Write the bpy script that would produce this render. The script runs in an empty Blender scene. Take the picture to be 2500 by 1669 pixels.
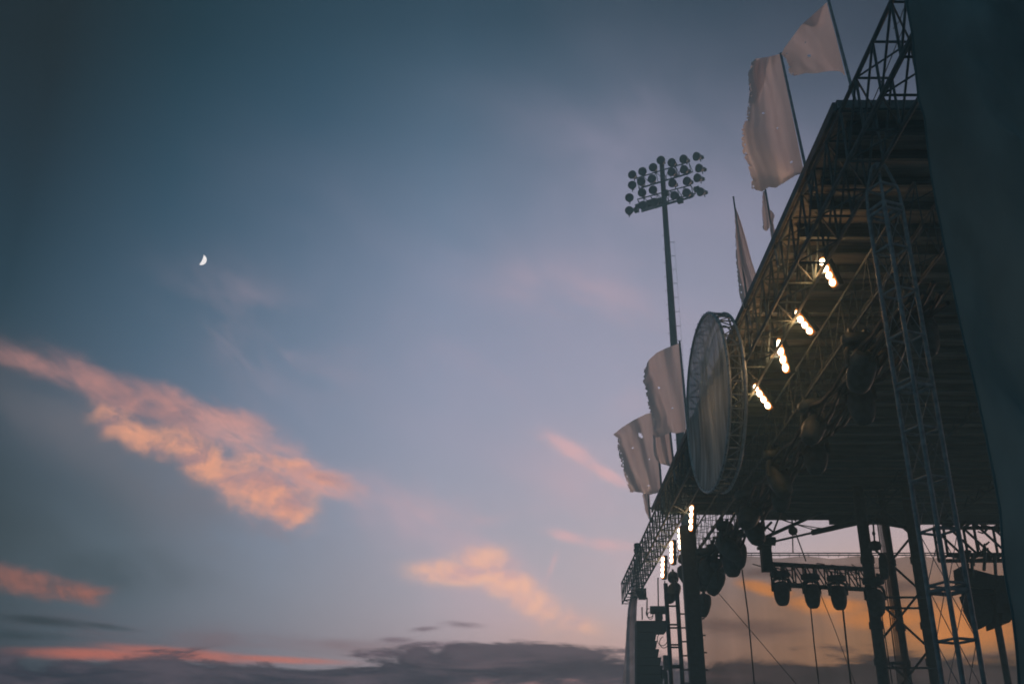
import bpy, math, random
from mathutils import Vector, Matrix, noise as mnoise

random.seed(7)
R = math.radians
S = bpy.context.scene
COL = S.collection

# ------------------------------------------------------------------ camera
EYE = 1.7
PITCH = R(24.07)
FPX, CX, CY = 2607.5, 1250.0, 834.5            # focal length and centre in photo pixels
cam_d = bpy.data.cameras.new("camera")
cam = bpy.data.objects.new("camera", cam_d)
COL.objects.link(cam)
cam.location = (0, 0, EYE)
cam.rotation_euler = (R(90) + PITCH, 0, 0)
cam_d.sensor_width = 36
cam_d.lens = 36 * FPX / 2500.0
cam_d.clip_start = 0.1
cam_d.clip_end = 12000
S.camera = cam
S.view_settings.view_transform = 'Standard'
S.view_settings.look = 'None'
S.view_settings.exposure = 0.0
S.view_settings.gamma = 1.0
S.cycles.use_denoising = True
S.cycles.filter_width = 1.8
S.cycles.max_bounces = 8
S.cycles.transparent_max_bounces = 16
S.cycles.sample_clamp_indirect = 4
S.cycles.caustics_reflective = False
S.cycles.caustics_refractive = False

_F = Vector((0, math.cos(PITCH), math.sin(PITCH)))
_U = Vector((0, -math.sin(PITCH), math.cos(PITCH)))
EYEV = Vector((0, 0, EYE))


def ray(p):
    return Vector((1, 0, 0)) * ((p[0] - CX) / FPX) + _U * ((CY - p[1]) / FPX) + _F


def at_y(p, Y):
    d = ray(p)
    return EYEV + d * (Y / d.y)


def at_x(p, X):
    d = ray(p)
    return EYEV + d * (X / d.x)


def at_plane(p, o, n):
    d = ray(p)
    return EYEV + d * ((o - EYEV).dot(n) / d.dot(n))


def crop(x0, y0, s):                              # reading positions off an enlarged piece of the photo
    return lambda zx, zy: (x0 + zx / s, y0 + zy / s)


K1 = crop(1750, 0, 3.132)
K2 = crop(1480, 330, 3.0154)
K3 = crop(1900, 400, 3.1367)
K4 = crop(1480, 740, 3.0143)
K6 = crop(1480, 1180, 3.2054)
K7 = crop(1700, 1220, 3.492)
K8 = crop(2050, 1220, 3.4911)
KF = crop(1500, 350, 7.84)
KL = crop(1900, 550, 5.228)
K5 = crop(1850, 750, 2.8517)
KD = crop(0, 0, 0.9396)


def lin(c):
    def f(v):
        v /= 255.0
        return v / 12.92 if v <= 0.04045 else ((v + 0.055) / 1.055) ** 2.4
    return tuple(f(v) for v in c)


# ------------------------------------------------------------------ world: dusk sky
W = bpy.data.worlds.new("World")
S.world = W
W.use_nodes = True
NT = W.node_tree
for n_ in list(NT.nodes):
    NT.nodes.remove(n_)


class V:                                          # small expression helper for shader maths
    def __init__(self, s): self.s = s
    def __add__(a, b): return mth('ADD', a, b)
    def __radd__(a, b): return mth('ADD', b, a)
    def __sub__(a, b): return mth('SUBTRACT', a, b)
    def __rsub__(a, b): return mth('SUBTRACT', b, a)
    def __mul__(a, b): return mth('MULTIPLY', a, b)
    def __rmul__(a, b): return mth('MULTIPLY', b, a)
    def __truediv__(a, b): return mth('DIVIDE', a, b)


def plug(sock, v):
    if isinstance(v, V):
        NT.links.new(v.s, sock)
    else:
        sock.default_value = v


def mth(op, *a, clamp=False):
    n = NT.nodes.new('ShaderNodeMath')
    n.operation = op
    n.use_clamp = clamp
    for i, v in enumerate(a):
        plug(n.inputs[i], v)
    return V(n.outputs[0])


def sstep(v, a, b):
    n = NT.nodes.new('ShaderNodeMapRange')
    n.interpolation_type = 'SMOOTHSTEP'
    plug(n.inputs[0], v)
    n.inputs[1].default_value = a
    n.inputs[2].default_value = b
    return V(n.outputs[0])


def comb(x, y, z):
    n = NT.nodes.new('ShaderNodeCombineXYZ')
    for i, v in enumerate((x, y, z)):
        plug(n.inputs[i], v)
    return V(n.outputs[0])


def fbm(vec, scale, detail=5, rough=0.55, dist=0.0):
    n = NT.nodes.new('ShaderNodeTexNoise')
    plug(n.inputs['Vector'], vec)
    n.inputs['Scale'].default_value = scale
    n.inputs['Detail'].default_value = detail
    n.inputs['Roughness'].default_value = rough
    n.inputs['Distortion'].default_value = dist
    return V(n.outputs['Fac'])


def mixc(f, a, b):
    n = NT.nodes.new('ShaderNodeMix')
    n.data_type = 'RGBA'
    plug(n.inputs[0], f)
    for sock, v in ((n.inputs[6], a), (n.inputs[7], b)):
        if isinstance(v, V):
            NT.links.new(v.s, sock)
        else:
            sock.default_value = (*v, 1)
    return V(n.outputs[2])


tc = NT.nodes.new('ShaderNodeTexCoord')
sx = NT.nodes.new('ShaderNodeSeparateXYZ')
NT.links.new(tc.outputs['Generated'], sx.inputs[0])
DX, DY, DZ = (V(o) for o in sx.outputs)
AZ = mth('ARCTAN2', DX, DY) * 57.29578            # bearing in degrees, 0 along the stage front
EL = mth('ARCSINE', DZ) * 57.29578                # elevation in degrees


def azel(x, y):                                   # bearing and elevation of a spot of sky (2349 px wide copy)
    d = ray((x / 0.9396, y / 0.9396)).normalized()
    return math.degrees(math.atan2(d.x, d.y)), math.degrees(math.asin(d.z))


def ramp_el(x, stops):
    n = NT.nodes.new('ShaderNodeValToRGB')
    n.color_ramp.interpolation = 'B_SPLINE'
    plug(n.inputs[0], EL / 90.0)
    pts = sorted((azel(x, y)[1] / 90.0, air(c)) for y, c in stops)
    el = n.color_ramp.elements
    while len(el) < len(pts):
        el.new(0.5)
    for e, (p, c) in zip(el, pts):
        e.position = p
        e.color = (*c, 1)
    return V(n.outputs[0])


AIR_A, AIR_T = (0.015, 0.031, 0.040), (0.73, 0.74, 0.72)      # what the haze below adds and lets through on the way up


def air(c):
    return tuple(max(0.003, (v - a) / t) for v, a, t in zip(lin(c), AIR_A, AIR_T))


SKY = [
    (-60, [(-900, (26, 42, 50)), (30, (26, 48, 54)), (300, (30, 54, 64)), (560, (36, 62, 76)), (760, (48, 72, 86)), (950, (56, 75, 88)),
           (1200, (54, 68, 74)), (1380, (56, 72, 80)), (1560, (40, 56, 66)), (1800, (40, 52, 62))]),
    (300, [(-900, (30, 46, 56)), (30, (36, 64, 76)), (300, (44, 74, 90)), (560, (60, 90, 110)), (760, (78, 104, 125)), (950, (94, 114, 134)),
           (1200, (92, 106, 116)), (1380, (92, 108, 120)), (1560, (78, 86, 96)), (1800, (56, 62, 72))]),
    (650, [(-900, (32, 48, 60)), (30, (46, 75, 90)), (300, (58, 88, 108)), (560, (88, 113, 136)), (760, (108, 129, 152)), (950, (126, 141, 163)),
           (1200, (132, 144, 162)), (1380, (132, 138, 149)), (1500, (130, 130, 140)), (1800, (76, 76, 86))]),
    (1000, [(-900, (34, 50, 62)), (30, (47, 77, 93)), (300, (78, 105, 126)), (560, (115, 135, 159)), (760, (135, 150, 174)), (950, (148, 158, 179)),
            (1200, (164, 166, 180)), (1380, (168, 165, 174)), (1500, (170, 156, 160)), (1800, (96, 82, 88))]),
    (1400, [(-900, (34, 48, 60)), (30, (48, 76, 92)), (300, (96, 113, 133)), (560, (140, 147, 169)), (760, (154, 158, 179)), (950, (164, 166, 185)),
            (1200, (180, 175, 184)), (1380, (190, 178, 182)), (1500, (196, 168, 166)), (1800, (120, 90, 90))]),
    (2200, [(-900, (34, 44, 56)), (30, (46, 66, 82)), (300, (94, 104, 124)), (560, (142, 143, 162)), (760, (160, 156, 174)), (950, (170, 164, 178)),
            (1150, (184, 168, 174)), (1270, (196, 172, 170)), (1390, (206, 160, 136)), (1500, (214, 164, 120)), (1800, (150, 96, 76))]),
]
sky = None
prev = None
for x, st in SKY:
    r_ = ramp_el(x, st)
    a_ = azel(x, 1000)[0]
    if sky is None:
        sky = r_
    else:
        sky = mixc(mth('MULTIPLY', AZ - prev, 1 / (a_ - prev), clamp=True), sky, r_)
    prev = a_
# away from the sunset the sky falls to dim blue
back = mth('ABSOLUTE', AZ - 14.0)
sky = mixc(sstep(back, 45, 130), sky, (0.065, 0.115, 0.145))

# a faint physical sky underneath
nish = NT.nodes.new('ShaderNodeTexSky')
nish.sky_type = 'NISHITA'
nish.sun_disc = False
nish.sun_elevation = R(1.0)
nish.sun_rotation = R(34)
nsc = NT.nodes.new('ShaderNodeVectorMath')
nsc.operation = 'SCALE'
NT.links.new(nish.outputs[0], nsc.inputs[0])
nsc.inputs['Scale'].default_value = 0.004
nad = NT.nodes.new('ShaderNodeVectorMath')
nad.operation = 'ADD'
NT.links.new(sky.s, nad.inputs[0])
NT.links.new(nsc.outputs[0], nad.inputs[1])
sky = V(nad.outputs[0])

KD_ = 57.29578 / 2450.0                            # degrees per pixel of the 2349 px wide copy


def ell(x, y, rx, ry, rot=0.0, soft=1.0):
    """bell-shaped patch of sky centred on a bearing / elevation"""
    a0, e0 = azel(x, y)
    u = (AZ - a0) * math.cos(R(e0))
    v = EL - e0
    c, s = math.cos(R(rot)), math.sin(R(rot))
    up = u * c - v * s
    vp = u * s + v * c
    rx *= KD_
    ry *= KD_
    q = mth('MULTIPLY', up * (1 / rx), up * (1 / rx)) + mth('MULTIPLY', vp * (1 / ry), vp * (1 / ry))
    return mth('POWER', 2.71828, q * (-1.0))


def vmax(*a):
    r = a[0]
    for b in a[1:]:
        r = mth('MAXIMUM', r, b)
    return r


# noise fields, stretched along the wind (which runs down to the right)
c22, s22 = math.cos(R(24)), math.sin(R(24))
UW = AZ * c22 - EL * s22
VW = AZ * s22 + EL * c22
n_big = fbm(comb(UW * 0.5, VW, 3.1), 0.24, 7, 0.56, 0.3)
n_puf = fbm(comb(AZ * 0.78, EL * 1.05, 7.7), 0.56, 11, 0.58, 0.35)
n_pf2 = fbm(comb((AZ + 0.34) * 0.78, (EL - 0.30) * 1.05, 7.7), 0.56, 11, 0.58, 0.35)      # the same billows a little nearer the light
n_fin = fbm(comb(UW * 0.42, VW, 1.3), 1.3, 7, 0.62, 0.5)
n_hor = fbm(comb(AZ * 0.20, EL, 5.0), 0.8, 9, 0.62, 0.5)
n_veil = fbm(comb(UW * 0.6, VW, 9.0), 0.11, 6, 0.55, 0.6)

relief = (n_puf - n_pf2) * 2.2 + (n_puf - 0.5) * 1.8
lit = sstep(relief, -0.65, 0.50)


def over(m, col, k=1.0):
    global sky
    sky = mixc(mth('MULTIPLY', m, k, clamp=True), sky, col)


def cloudy(m, n, a, b, gate=0.30):
    """patch m broken up by noise n, never straying outside the patch"""
    return sstep(m + n, a, b) * sstep(m, 0.02, gate)


# thin lilac veil high on the right, and mauve smudges
over(sstep(n_veil, 0.30, 0.80) * vmax(ell(1250, 820, 560, 330, 12), ell(1450, 470, 420, 300, 0)), air((176, 166, 186)), 0.35)
over(sstep(n_big, 0.40, 0.74) * vmax(ell(1340, 700, 190, 90, 15), ell(1310, 860, 240, 70, 8), ell(950, 1170, 330, 70, 10), ell(620, 790, 190, 90, 30)),
     air((206, 174, 182)), 0.55)
# grey-brown skirts under the big streak and at the far left
over(sstep(n_big, 0.30, 0.72) * vmax(ell(430, 1135, 300, 100, 26), ell(200, 1000, 260, 80, 22), ell(620, 1215, 120, 60, 30)), air((124, 120, 126)), 0.6)
over(sstep(n_big, 0.28, 0.72) * vmax(ell(40, 1180, 220, 120, 8), ell(200, 1290, 240, 60, 4)), air((58, 72, 78)), 0.6)
over(sstep(n_big, 0.35, 0.7) * ell(620, 1205, 60, 40, 40), air((180, 138, 134)), 0.6)
# rosy haze round the low clouds on the right
over(sstep(n_big, 0.28, 0.70) * vmax(ell(1170, 1350, 240, 110, 18), ell(1370, 1120, 190, 90, 28), ell(1390, 1300, 160, 120, 0)), air((212, 178, 184)), 0.42)
# the big rose streak: smoky and thin at the left, puffy at its head
m_thin = vmax(ell(-10, 812, 110, 22, 14) * 0.62, ell(110, 848, 140, 30, 16) * 0.75, ell(250, 890, 150, 46, 20), ell(390, 935, 150, 50, 18), ell(500, 960, 130, 40, 10) * 0.8)
over(cloudy(m_thin, (n_big - 0.5) * 1.3 + (n_fin - 0.5) * 1.0 + (n_puf - 0.5) * 0.5, 0.10, 1.30, 0.8), mixc(lit, air((186, 138, 134)), air((206, 148, 138))), 0.9)
m_soft = vmax(ell(560, 1010, 210, 66, 22) * 0.8, ell(700, 1090, 160, 44, 13), ell(600, 1110, 130, 80, 26), ell(640, 1170, 90, 60, 20) * 0.8)
over(cloudy(m_soft, (n_big - 0.5) * 1.0 + (n_fin - 0.5) * 1.2 + (n_puf - 0.5) * 0.8, 0.20, 1.30, 0.7), air((218, 166, 158)), 0.9)
m_head = vmax(ell(255, 955, 60, 55, 50) * 0.75, ell(330, 1005, 110, 38, 22) * 0.85, ell(450, 1045, 110, 46, 32), ell(520, 1090, 90, 40, 34) * 0.9, ell(615, 1118, 115, 74, 24),
              ell(655, 1168, 52, 44, 30), ell(650, 1065, 110, 22, 8) * 0.8, ell(745, 1095, 80, 20, 12) * 0.9)
d_head = cloudy(m_head, (n_puf - 0.5) * 1.4 + (n_fin - 0.5) * 0.4, 0.06, 1.12, 0.6)
over(d_head, mixc(lit, air((184, 142, 142)), air((246, 174, 140))), 0.88)
# small rose cloud low at the left
m_l = vmax(ell(70, 1338, 110, 34, 8), ell(150, 1352, 90, 26, 10), ell(195, 1362, 60, 16, -12))
over(cloudy(m_l, (n_puf - 0.5) * 1.2 + (n_fin - 0.5) * 0.7, 0.12, 1.15, 0.6), mixc(lit, air((128, 92, 88)), air((170, 110, 96))), 0.85)
# peach cloud low in the middle with its tail
m_m = vmax(ell(1045, 1312, 110, 32, 2), ell(1110, 1290, 84, 38, 0), ell(1165, 1335, 90, 40, 24), ell(1220, 1380, 110, 48, 36) * 0.8, ell(1300, 1425, 90, 46, 10) * 0.6)
d_m = cloudy(m_m, (n_puf - 0.5) * 1.2 + (n_fin - 0.5) * 0.3, 0.06, 1.05, 0.6)
over(d_m, mixc(lit, air((216, 172, 170)), air((250, 194, 166))), 0.85)
# wisps
m_w = vmax(ell(1310, 1030, 90, 26, 33), ell(1390, 1085, 80, 20, 32), ell(1245, 1000, 50, 16, 25) * 0.6, ell(1300, 1230, 70, 18, 14), ell(1390, 1248, 100, 20, 8) * 0.8, ell(960, 1160, 130, 40, 14) * 0.5, ell(1130, 1190, 90, 24, -8) * 0.5, ell(1265, 1300, 12, 50, 22) * 0.7)
over(cloudy(m_w, (n_fin - 0.5) * 1.3 + (n_big - 0.5) * 0.5, 0.05, 1.4, 0.9), air((234, 184, 182)), 0.75)
# warm glow over the horizon toward the sunset
over(vmax(ell(2120, 1470, 330, 130, 0), ell(1880, 1400, 240, 70, 0) * 0.7, ell(1330, 1470, 170, 60, 0) * 0.25), (0.95, 0.46, 0.20), 0.7)
m_o = vmax(ell(1760, 1352, 80, 18, 16), ell(1890, 1385, 120, 24, 8), ell(2040, 1420, 120, 30, 4), ell(2200, 1440, 160, 60, 2))
over(sstep(m_o + (n_hor - 0.5) * 0.9, 0.25, 1.0), (1.9, 0.70, 0.17), 0.9)
# slate bands behind the wing scrim
m_s = vmax(ell(1830, 1310, 200, 16, 2), ell(2060, 1345, 150, 20, 3), ell(1700, 1440, 200, 34, 6) * 0.8, ell(2250, 1505, 140, 12, -4))
over(sstep(m_s + (n_hor - 0.5) * 1.1, 0.35, 1.0), air((134, 112, 112)), 0.75)
# ember band low at the left
m_e = vmax(ell(220, 1499, 190, 17, -1.5), ell(420, 1500, 220, 16, 2.5), ell(640, 1512, 180, 10, 1))
over(cloudy(m_e, (n_hor - 0.5) * 0.8 + (n_fin - 0.5) * 0.5, 0.0, 1.35, 0.8), air((204, 114, 94)), 0.85)
over(vmax(ell(420, 1460, 300, 26, 2), ell(760, 1482, 220, 22, 2)) * sstep(n_hor, 0.32, 0.68), air((122, 94, 98)), 0.5)
# slate wisps at the left
m_d = vmax(ell(110, 1425, 150, 14, 2), ell(240, 1436, 90, 9, 4), ell(40, 1455, 130, 14, 0))
over(cloudy(m_d, (n_hor - 0.5) * 1.8 + (n_fin - 0.5) * 0.8, 0.05, 1.5, 0.8), air((40, 58, 64)), 0.8)
# small scraps above the bank
m_c = vmax(ell(905, 1466, 50, 9, 0), ell(980, 1440, 50, 8, -6), ell(1060, 1432, 90, 10, 3), ell(1000, 1480, 100, 12, 0), ell(870, 1500, 90, 10, -4))
over(cloudy(m_c, (n_hor - 0.5) * 2.4 + (n_fin - 0.5) * 1.0, 0.15, 1.4, 0.8), air((116, 102, 112)), 0.85)
# dark cloud bank along the horizon
e0 = azel(400, 1503)[1]
hump = ell(1150, 1560, 240, 130, 0) * 2.0 + ell(1000, 1560, 200, 90, 0) * 0.5 + ell(1400, 1560, 190, 90, 0) * 0.9 + ell(1960, 1560, 160, 90, 0) * 0.7 - ell(0, 1560, 220, 90, 0) * 0.5
bank = (e0 - EL) + hump * 0.55 + (n_hor - 0.5) * 3.8 + (n_fin - 0.5) * 0.7
over(sstep(bank, -0.10, 0.55), mixc(sstep(n_hor + (n_fin - 0.5) * 0.2, 0.36, 0.66), air((50, 58, 70)), air((84, 80, 90))), 0.95)
over(sstep(n_hor, 0.47, 0.62) * ell(1340, 1562, 200, 26, 0), air((176, 132, 128)), 0.7)

bg = NT.nodes.new('ShaderNodeBackground')
NT.links.new(sky.s, bg.inputs[0])
bg.inputs[1].default_value = 1.0
wo = NT.nodes.new('ShaderNodeOutputWorld')
NT.links.new(bg.outputs[0], wo.inputs[0])
W.cycles.sampling_method = 'MANUAL'
W.cycles.sample_map_resolution = 512

# ------------------------------------------------------------------ the last sun, low behind the stage
sun_d = bpy.data.lights.new("sun", 'SUN')
sun_d.energy = 0.65
sun_d.angle = R(12)
sun_d.color = (1.0, 0.60, 0.45)
sun = bpy.data.objects.new("sun", sun_d)
COL.objects.link(sun)
sun.rotation_euler = (-Vector((math.sin(R(34)) * math.cos(R(4)), math.cos(R(34)) * math.cos(R(4)), math.sin(R(4))))).to_track_quat('-Z', 'Y').to_euler()


# ------------------------------------------------------------------ materials
def surf(name, col, rough=0.6, metal=0.0, var=0.35, scale=6.0, bump=0.0, coord='Object', stretch=(1, 1, 1)):
    global NT
    m = bpy.data.materials.new(name)
    m.use_nodes = True
    nt = m.node_tree
    b = nt.nodes['Principled BSDF']
    t = nt.nodes.new('ShaderNodeTexCoord')
    mp = nt.nodes.new('ShaderNodeMapping')
    mp.inputs['Scale'].default_value = stretch
    nt.links.new(t.outputs[coord], mp.inputs[0])
    n = nt.nodes.new('ShaderNodeTexNoise')
    n.inputs['Scale'].default_value = scale
    n.inputs['Detail'].default_value = 5
    nt.links.new(mp.outputs[0], n.inputs[0])
    r = nt.nodes.new('ShaderNodeValToRGB')
    r.color_ramp.elements[0].position = 0.3
    r.color_ramp.elements[1].position = 0.7
    r.color_ramp.elements[0].color = (*[c * (1 - var) for c in col], 1)
    r.color_ramp.elements[1].color = (*[min(1, c * (1 + var)) for c in col], 1)
    nt.links.new(n.outputs[0], r.inputs[0])
    nt.links.new(r.outputs[0], b.inputs['Base Color'])
    b.inputs['Roughness'].default_value = rough
    b.inputs['Metallic'].default_value = metal
    if bump:
        bp = nt.nodes.new('ShaderNodeBump')
        bp.inputs['Strength'].default_value = bump
        nt.links.new(n.outputs[0], bp.inputs['Height'])
        nt.links.new(bp.outputs[0], b.inputs['Normal'])
    return m


def cloth_mat(name, col, trans=0.5, see=0.0, see_col=(1, 1, 1), stretch=(3, 3, 0.5), var=0.25, scale=1.2, see_var=0.0, see_stretch=(1.2, 1.2, 0.08)):
    """woven cloth: diffuse front, light coming through, and open mesh between the threads"""
    m = bpy.data.materials.new(name)
    m.use_nodes = True
    nt = m.node_tree
    for n in list(nt.nodes):
        nt.nodes.remove(n)
    out = nt.nodes.new('ShaderNodeOutputMaterial')
    t = nt.nodes.new('ShaderNodeTexCoord')
    mp = nt.nodes.new('ShaderNodeMapping')
    mp.inputs['Scale'].default_value = stretch
    nt.links.new(t.outputs['Object'], mp.inputs[0])
    n = nt.nodes.new('ShaderNodeTexNoise')
    n.inputs['Scale'].default_value = scale
    n.inputs['Detail'].default_value = 6
    nt.links.new(mp.outputs[0], n.inputs[0])
    r = nt.nodes.new('ShaderNodeValToRGB')
    r.color_ramp.elements[0].position = 0.3
    r.color_ramp.elements[1].position = 0.72
    r.color_ramp.elements[0].color = (*[c * (1 - var) for c in col], 1)
    r.color_ramp.elements[1].color = (*[min(1, c * (1 + var)) for c in col], 1)
    nt.links.new(n.outputs[0], r.inputs[0])
    d = nt.nodes.new('ShaderNodeBsdfDiffuse')
    tr = nt.nodes.new('ShaderNodeBsdfTranslucent')
    nt.links.new(r.outputs[0], d.inputs[0])
    nt.links.new(r.outputs[0], tr.inputs[0])
    mx = nt.nodes.new('ShaderNodeMixShader')
    mx.inputs[0].default_value = trans
    nt.links.new(d.outputs[0], mx.inputs[1])
    nt.links.new(tr.outputs[0], mx.inputs[2])
    last = mx
    if see:
        tp = nt.nodes.new('ShaderNodeBsdfTransparent')
        tp.inputs[0].default_value = (*see_col, 1)
        m2 = nt.nodes.new('ShaderNodeMixShader')
        m2.inputs[0].default_value = see
        if see_var:
            mp2 = nt.nodes.new('ShaderNodeMapping')
            mp2.inputs['Scale'].default_value = see_stretch
            nt.links.new(t.outputs['Object'], mp2.inputs[0])
            n2 = nt.nodes.new('ShaderNodeTexNoise')
            n2.inputs['Scale'].default_value = 1.0
            n2.inputs['Detail'].default_value = 4
            nt.links.new(mp2.outputs[0], n2.inputs[0])
            mr = nt.nodes.new('ShaderNodeMapRange')
            mr.inputs[1].default_value = 0.3
            mr.inputs[2].default_value = 0.7
            mr.inputs[3].default_value = see - see_var
            mr.inputs[4].default_value = see + see_var
            nt.links.new(n2.outputs[0], mr.inputs[0])
            nt.links.new(mr.outputs[0], m2.inputs[0])
        nt.links.new(last.outputs[0], m2.inputs[1])
        nt.links.new(tp.outputs[0], m2.inputs[2])
        last = m2
    nt.links.new(last.outputs[0], out.inputs[0])
    return m


def glow(name, col, k):
    m = bpy.data.materials.new(name)
    m.use_nodes = True
    nt = m.node_tree
    for n in list(nt.nodes):
        nt.nodes.remove(n)
    e = nt.nodes.new('ShaderNodeEmission')
    e.inputs[0].default_value = (*col, 1)
    e.inputs[1].default_value = k
    o = nt.nodes.new('ShaderNodeOutputMaterial')
    nt.links.new(e.outputs[0], o.inputs[0])
    return m


M = dict(
    alu=surf('weathered aluminium tube', (0.22, 0.27, 0.30), 0.5, 0.25, 0.3, 9),
    bright=surf('bare aluminium tube', (0.42, 0.46, 0.48), 0.45, 0.4, 0.25, 9),
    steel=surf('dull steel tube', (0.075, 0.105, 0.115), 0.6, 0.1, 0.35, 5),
    pole=surf('galvanised pole', (0.075, 0.09, 0.10), 0.5, 0.5, 0.3, 3, stretch=(1, 1, .2)),
    black=surf('black powder coat', (0.045, 0.066, 0.070), 0.55, 0.0, 0.4, 7),
    rubber=surf('black cable sheath', (0.02, 0.025, 0.028), 0.6, 0.0, 0.3, 12),
    deck=surf('weathered roof boards', (0.25, 0.24, 0.22), 0.8, 0.0, 0.45, 2.2, 0.2, stretch=(.35, 3, 1)),
    joist=surf('dark timber joist', (0.12, 0.14, 0.14), 0.8, 0.0, 0.4, 3, 0.2, stretch=(.3, 3, 3)),
    bounce_ground=surf('pale bounce ground', (0.34, 0.41, 0.41), 0.9, 0.0, 0.5, 1.5, 0.3),  # unseen ground, made pale to bounce skylight up under the roof
    flag=cloth_mat('sun-bleached flag cloth', (0.90, 0.82, 0.81), 0.74, var=0.10),
    pale=cloth_mat('flag cloth lit paler', (0.97, 0.86, 0.84), 0.82, var=0.08),  # same flag cloth, brightness of the sky behind put into its colour
    drum=cloth_mat('fold-streaked stretched skin', (0.44, 0.48, 0.51), 0.32, see=0.09, var=0.5, stretch=(2.2, 2.2, 0.2), scale=2.2),  # light and dark of the folds partly painted in as upright streaks
    wrap=cloth_mat('slate shade net', (0.14, 0.235, 0.26), 0.35, var=0.5, stretch=(.5, .5, .2)),
    scrim=cloth_mat('open weave scrim', (0.13, 0.12, 0.11), 0.4, see=0.40, see_col=(1.0, 0.93, 0.86), see_var=0.05, stretch=(1, 1, .1), see_stretch=(1.1, 1, 0.05)),
    strip=cloth_mat('patched banner cloth', (0.55, 0.52, 0.55), 0.5, var=0.45, stretch=(.4, .4, .9), scale=1.3),
    grate=cloth_mat('steel grating', (0.22, 0.26, 0.27), 0.1, see=0.55, see_col=(.9, .95, .95)),
    bulb=glow('lamp filament glow', (1.0, 0.76, 0.52), 14),
    ring=glow('amber halo glow', (1.0, 0.31, 0.06), 1.7),  # glowing ring stands in for the amber bloom round each bulb
    bowl=surf('brassy reflector metal', (0.80, 0.46, 0.18), 0.5, 0.2, 0.1, 4),
    moon=glow('moonlight', (1.0, 0.94, 0.92), 1.3),
    speaker=surf('speaker grille', (0.035, 0.052, 0.055), 0.7, 0.0, 0.4, 14),
)


# ------------------------------------------------------------------ mesh helpers
def world_loc(o):
    p = Vector((0, 0, 0))
    while o is not None:
        p += Vector(o.location)
        o = o.parent
    return p


class MB:
    def __init__(self):
        self.v, self.f = [], []

    def add(self, vs, fs):
        k = len(self.v)
        self.v += [Vector(v) for v in vs]
        self.f += [tuple(i + k for i in f) for f in fs]

    def obox(self, c, a, b, d):
        """box from its centre and three half-axis vectors"""
        c, a, b, d = Vector(c), Vector(a), Vector(b), Vector(d)
        vs = [c + a * i + b * j + d * k for i in (-1, 1) for j in (-1, 1) for k in (-1, 1)]
        self.add(vs, [(0, 1, 3, 2), (4, 6, 7, 5), (0, 4, 5, 1), (2, 3, 7, 6), (0, 2, 6, 4), (1, 5, 7, 3)])
        return self

    def box(self, c, s, rz=0.0):
        cz, sz = math.cos(rz), math.sin(rz)
        return self.obox(c, (s[0] / 2 * cz, s[0] / 2 * sz, 0), (-s[1] / 2 * sz, s[1] / 2 * cz, 0), (0, 0, s[2] / 2))

    def path(self, pts, r, n=8, caps=True):
        pts = [Vector(p) for p in pts]
        rs = r if isinstance(r, (list, tuple)) else [r] * len(pts)
        t0 = (pts[1] - pts[0]).normalized()
        a = t0.orthogonal().normalized()
        k = len(self.v)
        for i, p in enumerate(pts):
            t = (pts[min(i + 1, len(pts) - 1)] - pts[max(i - 1, 0)]).normalized()
            a = (a - t * a.dot(t)).normalized()
            b = t.cross(a)
            for j in range(n):
                w = 2 * math.pi * j / n
                self.v.append(p + (a * math.cos(w) + b * math.sin(w)) * rs[i])
        for i in range(len(pts) - 1):
            for j in range(n):
                j2 = (j + 1) % n
                self.f.append((k + i * n + j, k + i * n + j2, k + (i + 1) * n + j2, k + (i + 1) * n + j))
        if caps:
            self.f.append(tuple(k + j for j in range(n))[::-1])
            self.f.append(tuple(k + (len(pts) - 1) * n + j for j in range(n)))
        return self

    def tube(self, a, b, r, r1=None, n=8):
        return self.path([a, b], [r, r if r1 is None else r1], n)

    def lathe(self, prof, o, axis, n=16, sy=1.0):
        """profile [(radius, height)] turned about an axis; sy squashes one side"""
        o = Vector(o)
        ax = Vector(axis).normalized()
        a = ax.orthogonal().normalized()
        if abs(ax.z) > 0.9:
            a = Vector((1, 0, 0)) - ax * ax.x
            a.normalize()
        b = ax.cross(a)
        k = len(self.v)
        for r, h in prof:
            for j in range(n):
                w = 2 * math.pi * j / n
                self.v.append(o + ax * h + a * (r * math.cos(w)) + b * (r * sy * math.sin(w)))
        for i in range(len(prof) - 1):
            for j in range(n):
                j2 = (j + 1) % n
                self.f.append((k + i * n + j, k + i * n + j2, k + (i + 1) * n + j2, k + (i + 1) * n + j))
        self.f.append(tuple(k + j for j in range(n))[::-1])
        self.f.append(tuple(k + (len(prof) - 1) * n + j for j in range(n)))
        return self

    def build(self, name, mat, parent=None, loc=None, smooth=False, pivot=None):
        """link as ONE mesh object; points are in world space"""
        base = world_loc(parent) if parent is not None else Vector((0, 0, 0))
        org = Vector(pivot) if pivot is not None else (Vector(loc) if loc is not None else base)
        me = bpy.data.meshes.new(name)
        me.from_pydata([tuple(v - org) for v in self.v], [], self.f)
        me.validate()
        me.update()
        if smooth:
            for p in me.polygons:
                p.use_smooth = True
            try:
                me.set_sharp_from_angle(angle=R(40))
            except Exception:
                pass
        me.materials.append(mat)
        o = bpy.data.objects.new(name, me)
        COL.objects.link(o)
        if parent is not None:
            o.parent = parent
            o.location = org - base
        else:
            o.location = org
        return o


def tag(o, label=None, cat=None, group=None, kind=None):
    if label: o['label'] = label
    if cat: o['category'] = cat
    if group: o['group'] = group
    if kind: o['kind'] = kind
    return o


def thing(name, loc, label, cat, group=None, rot=(0, 0, 0)):
    o = bpy.data.objects.new(name, None)
    o.empty_display_size = 0.2
    COL.objects.link(o)
    o.location = loc
    o.rotation_euler = rot
    return tag(o, label, cat, group)


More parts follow.
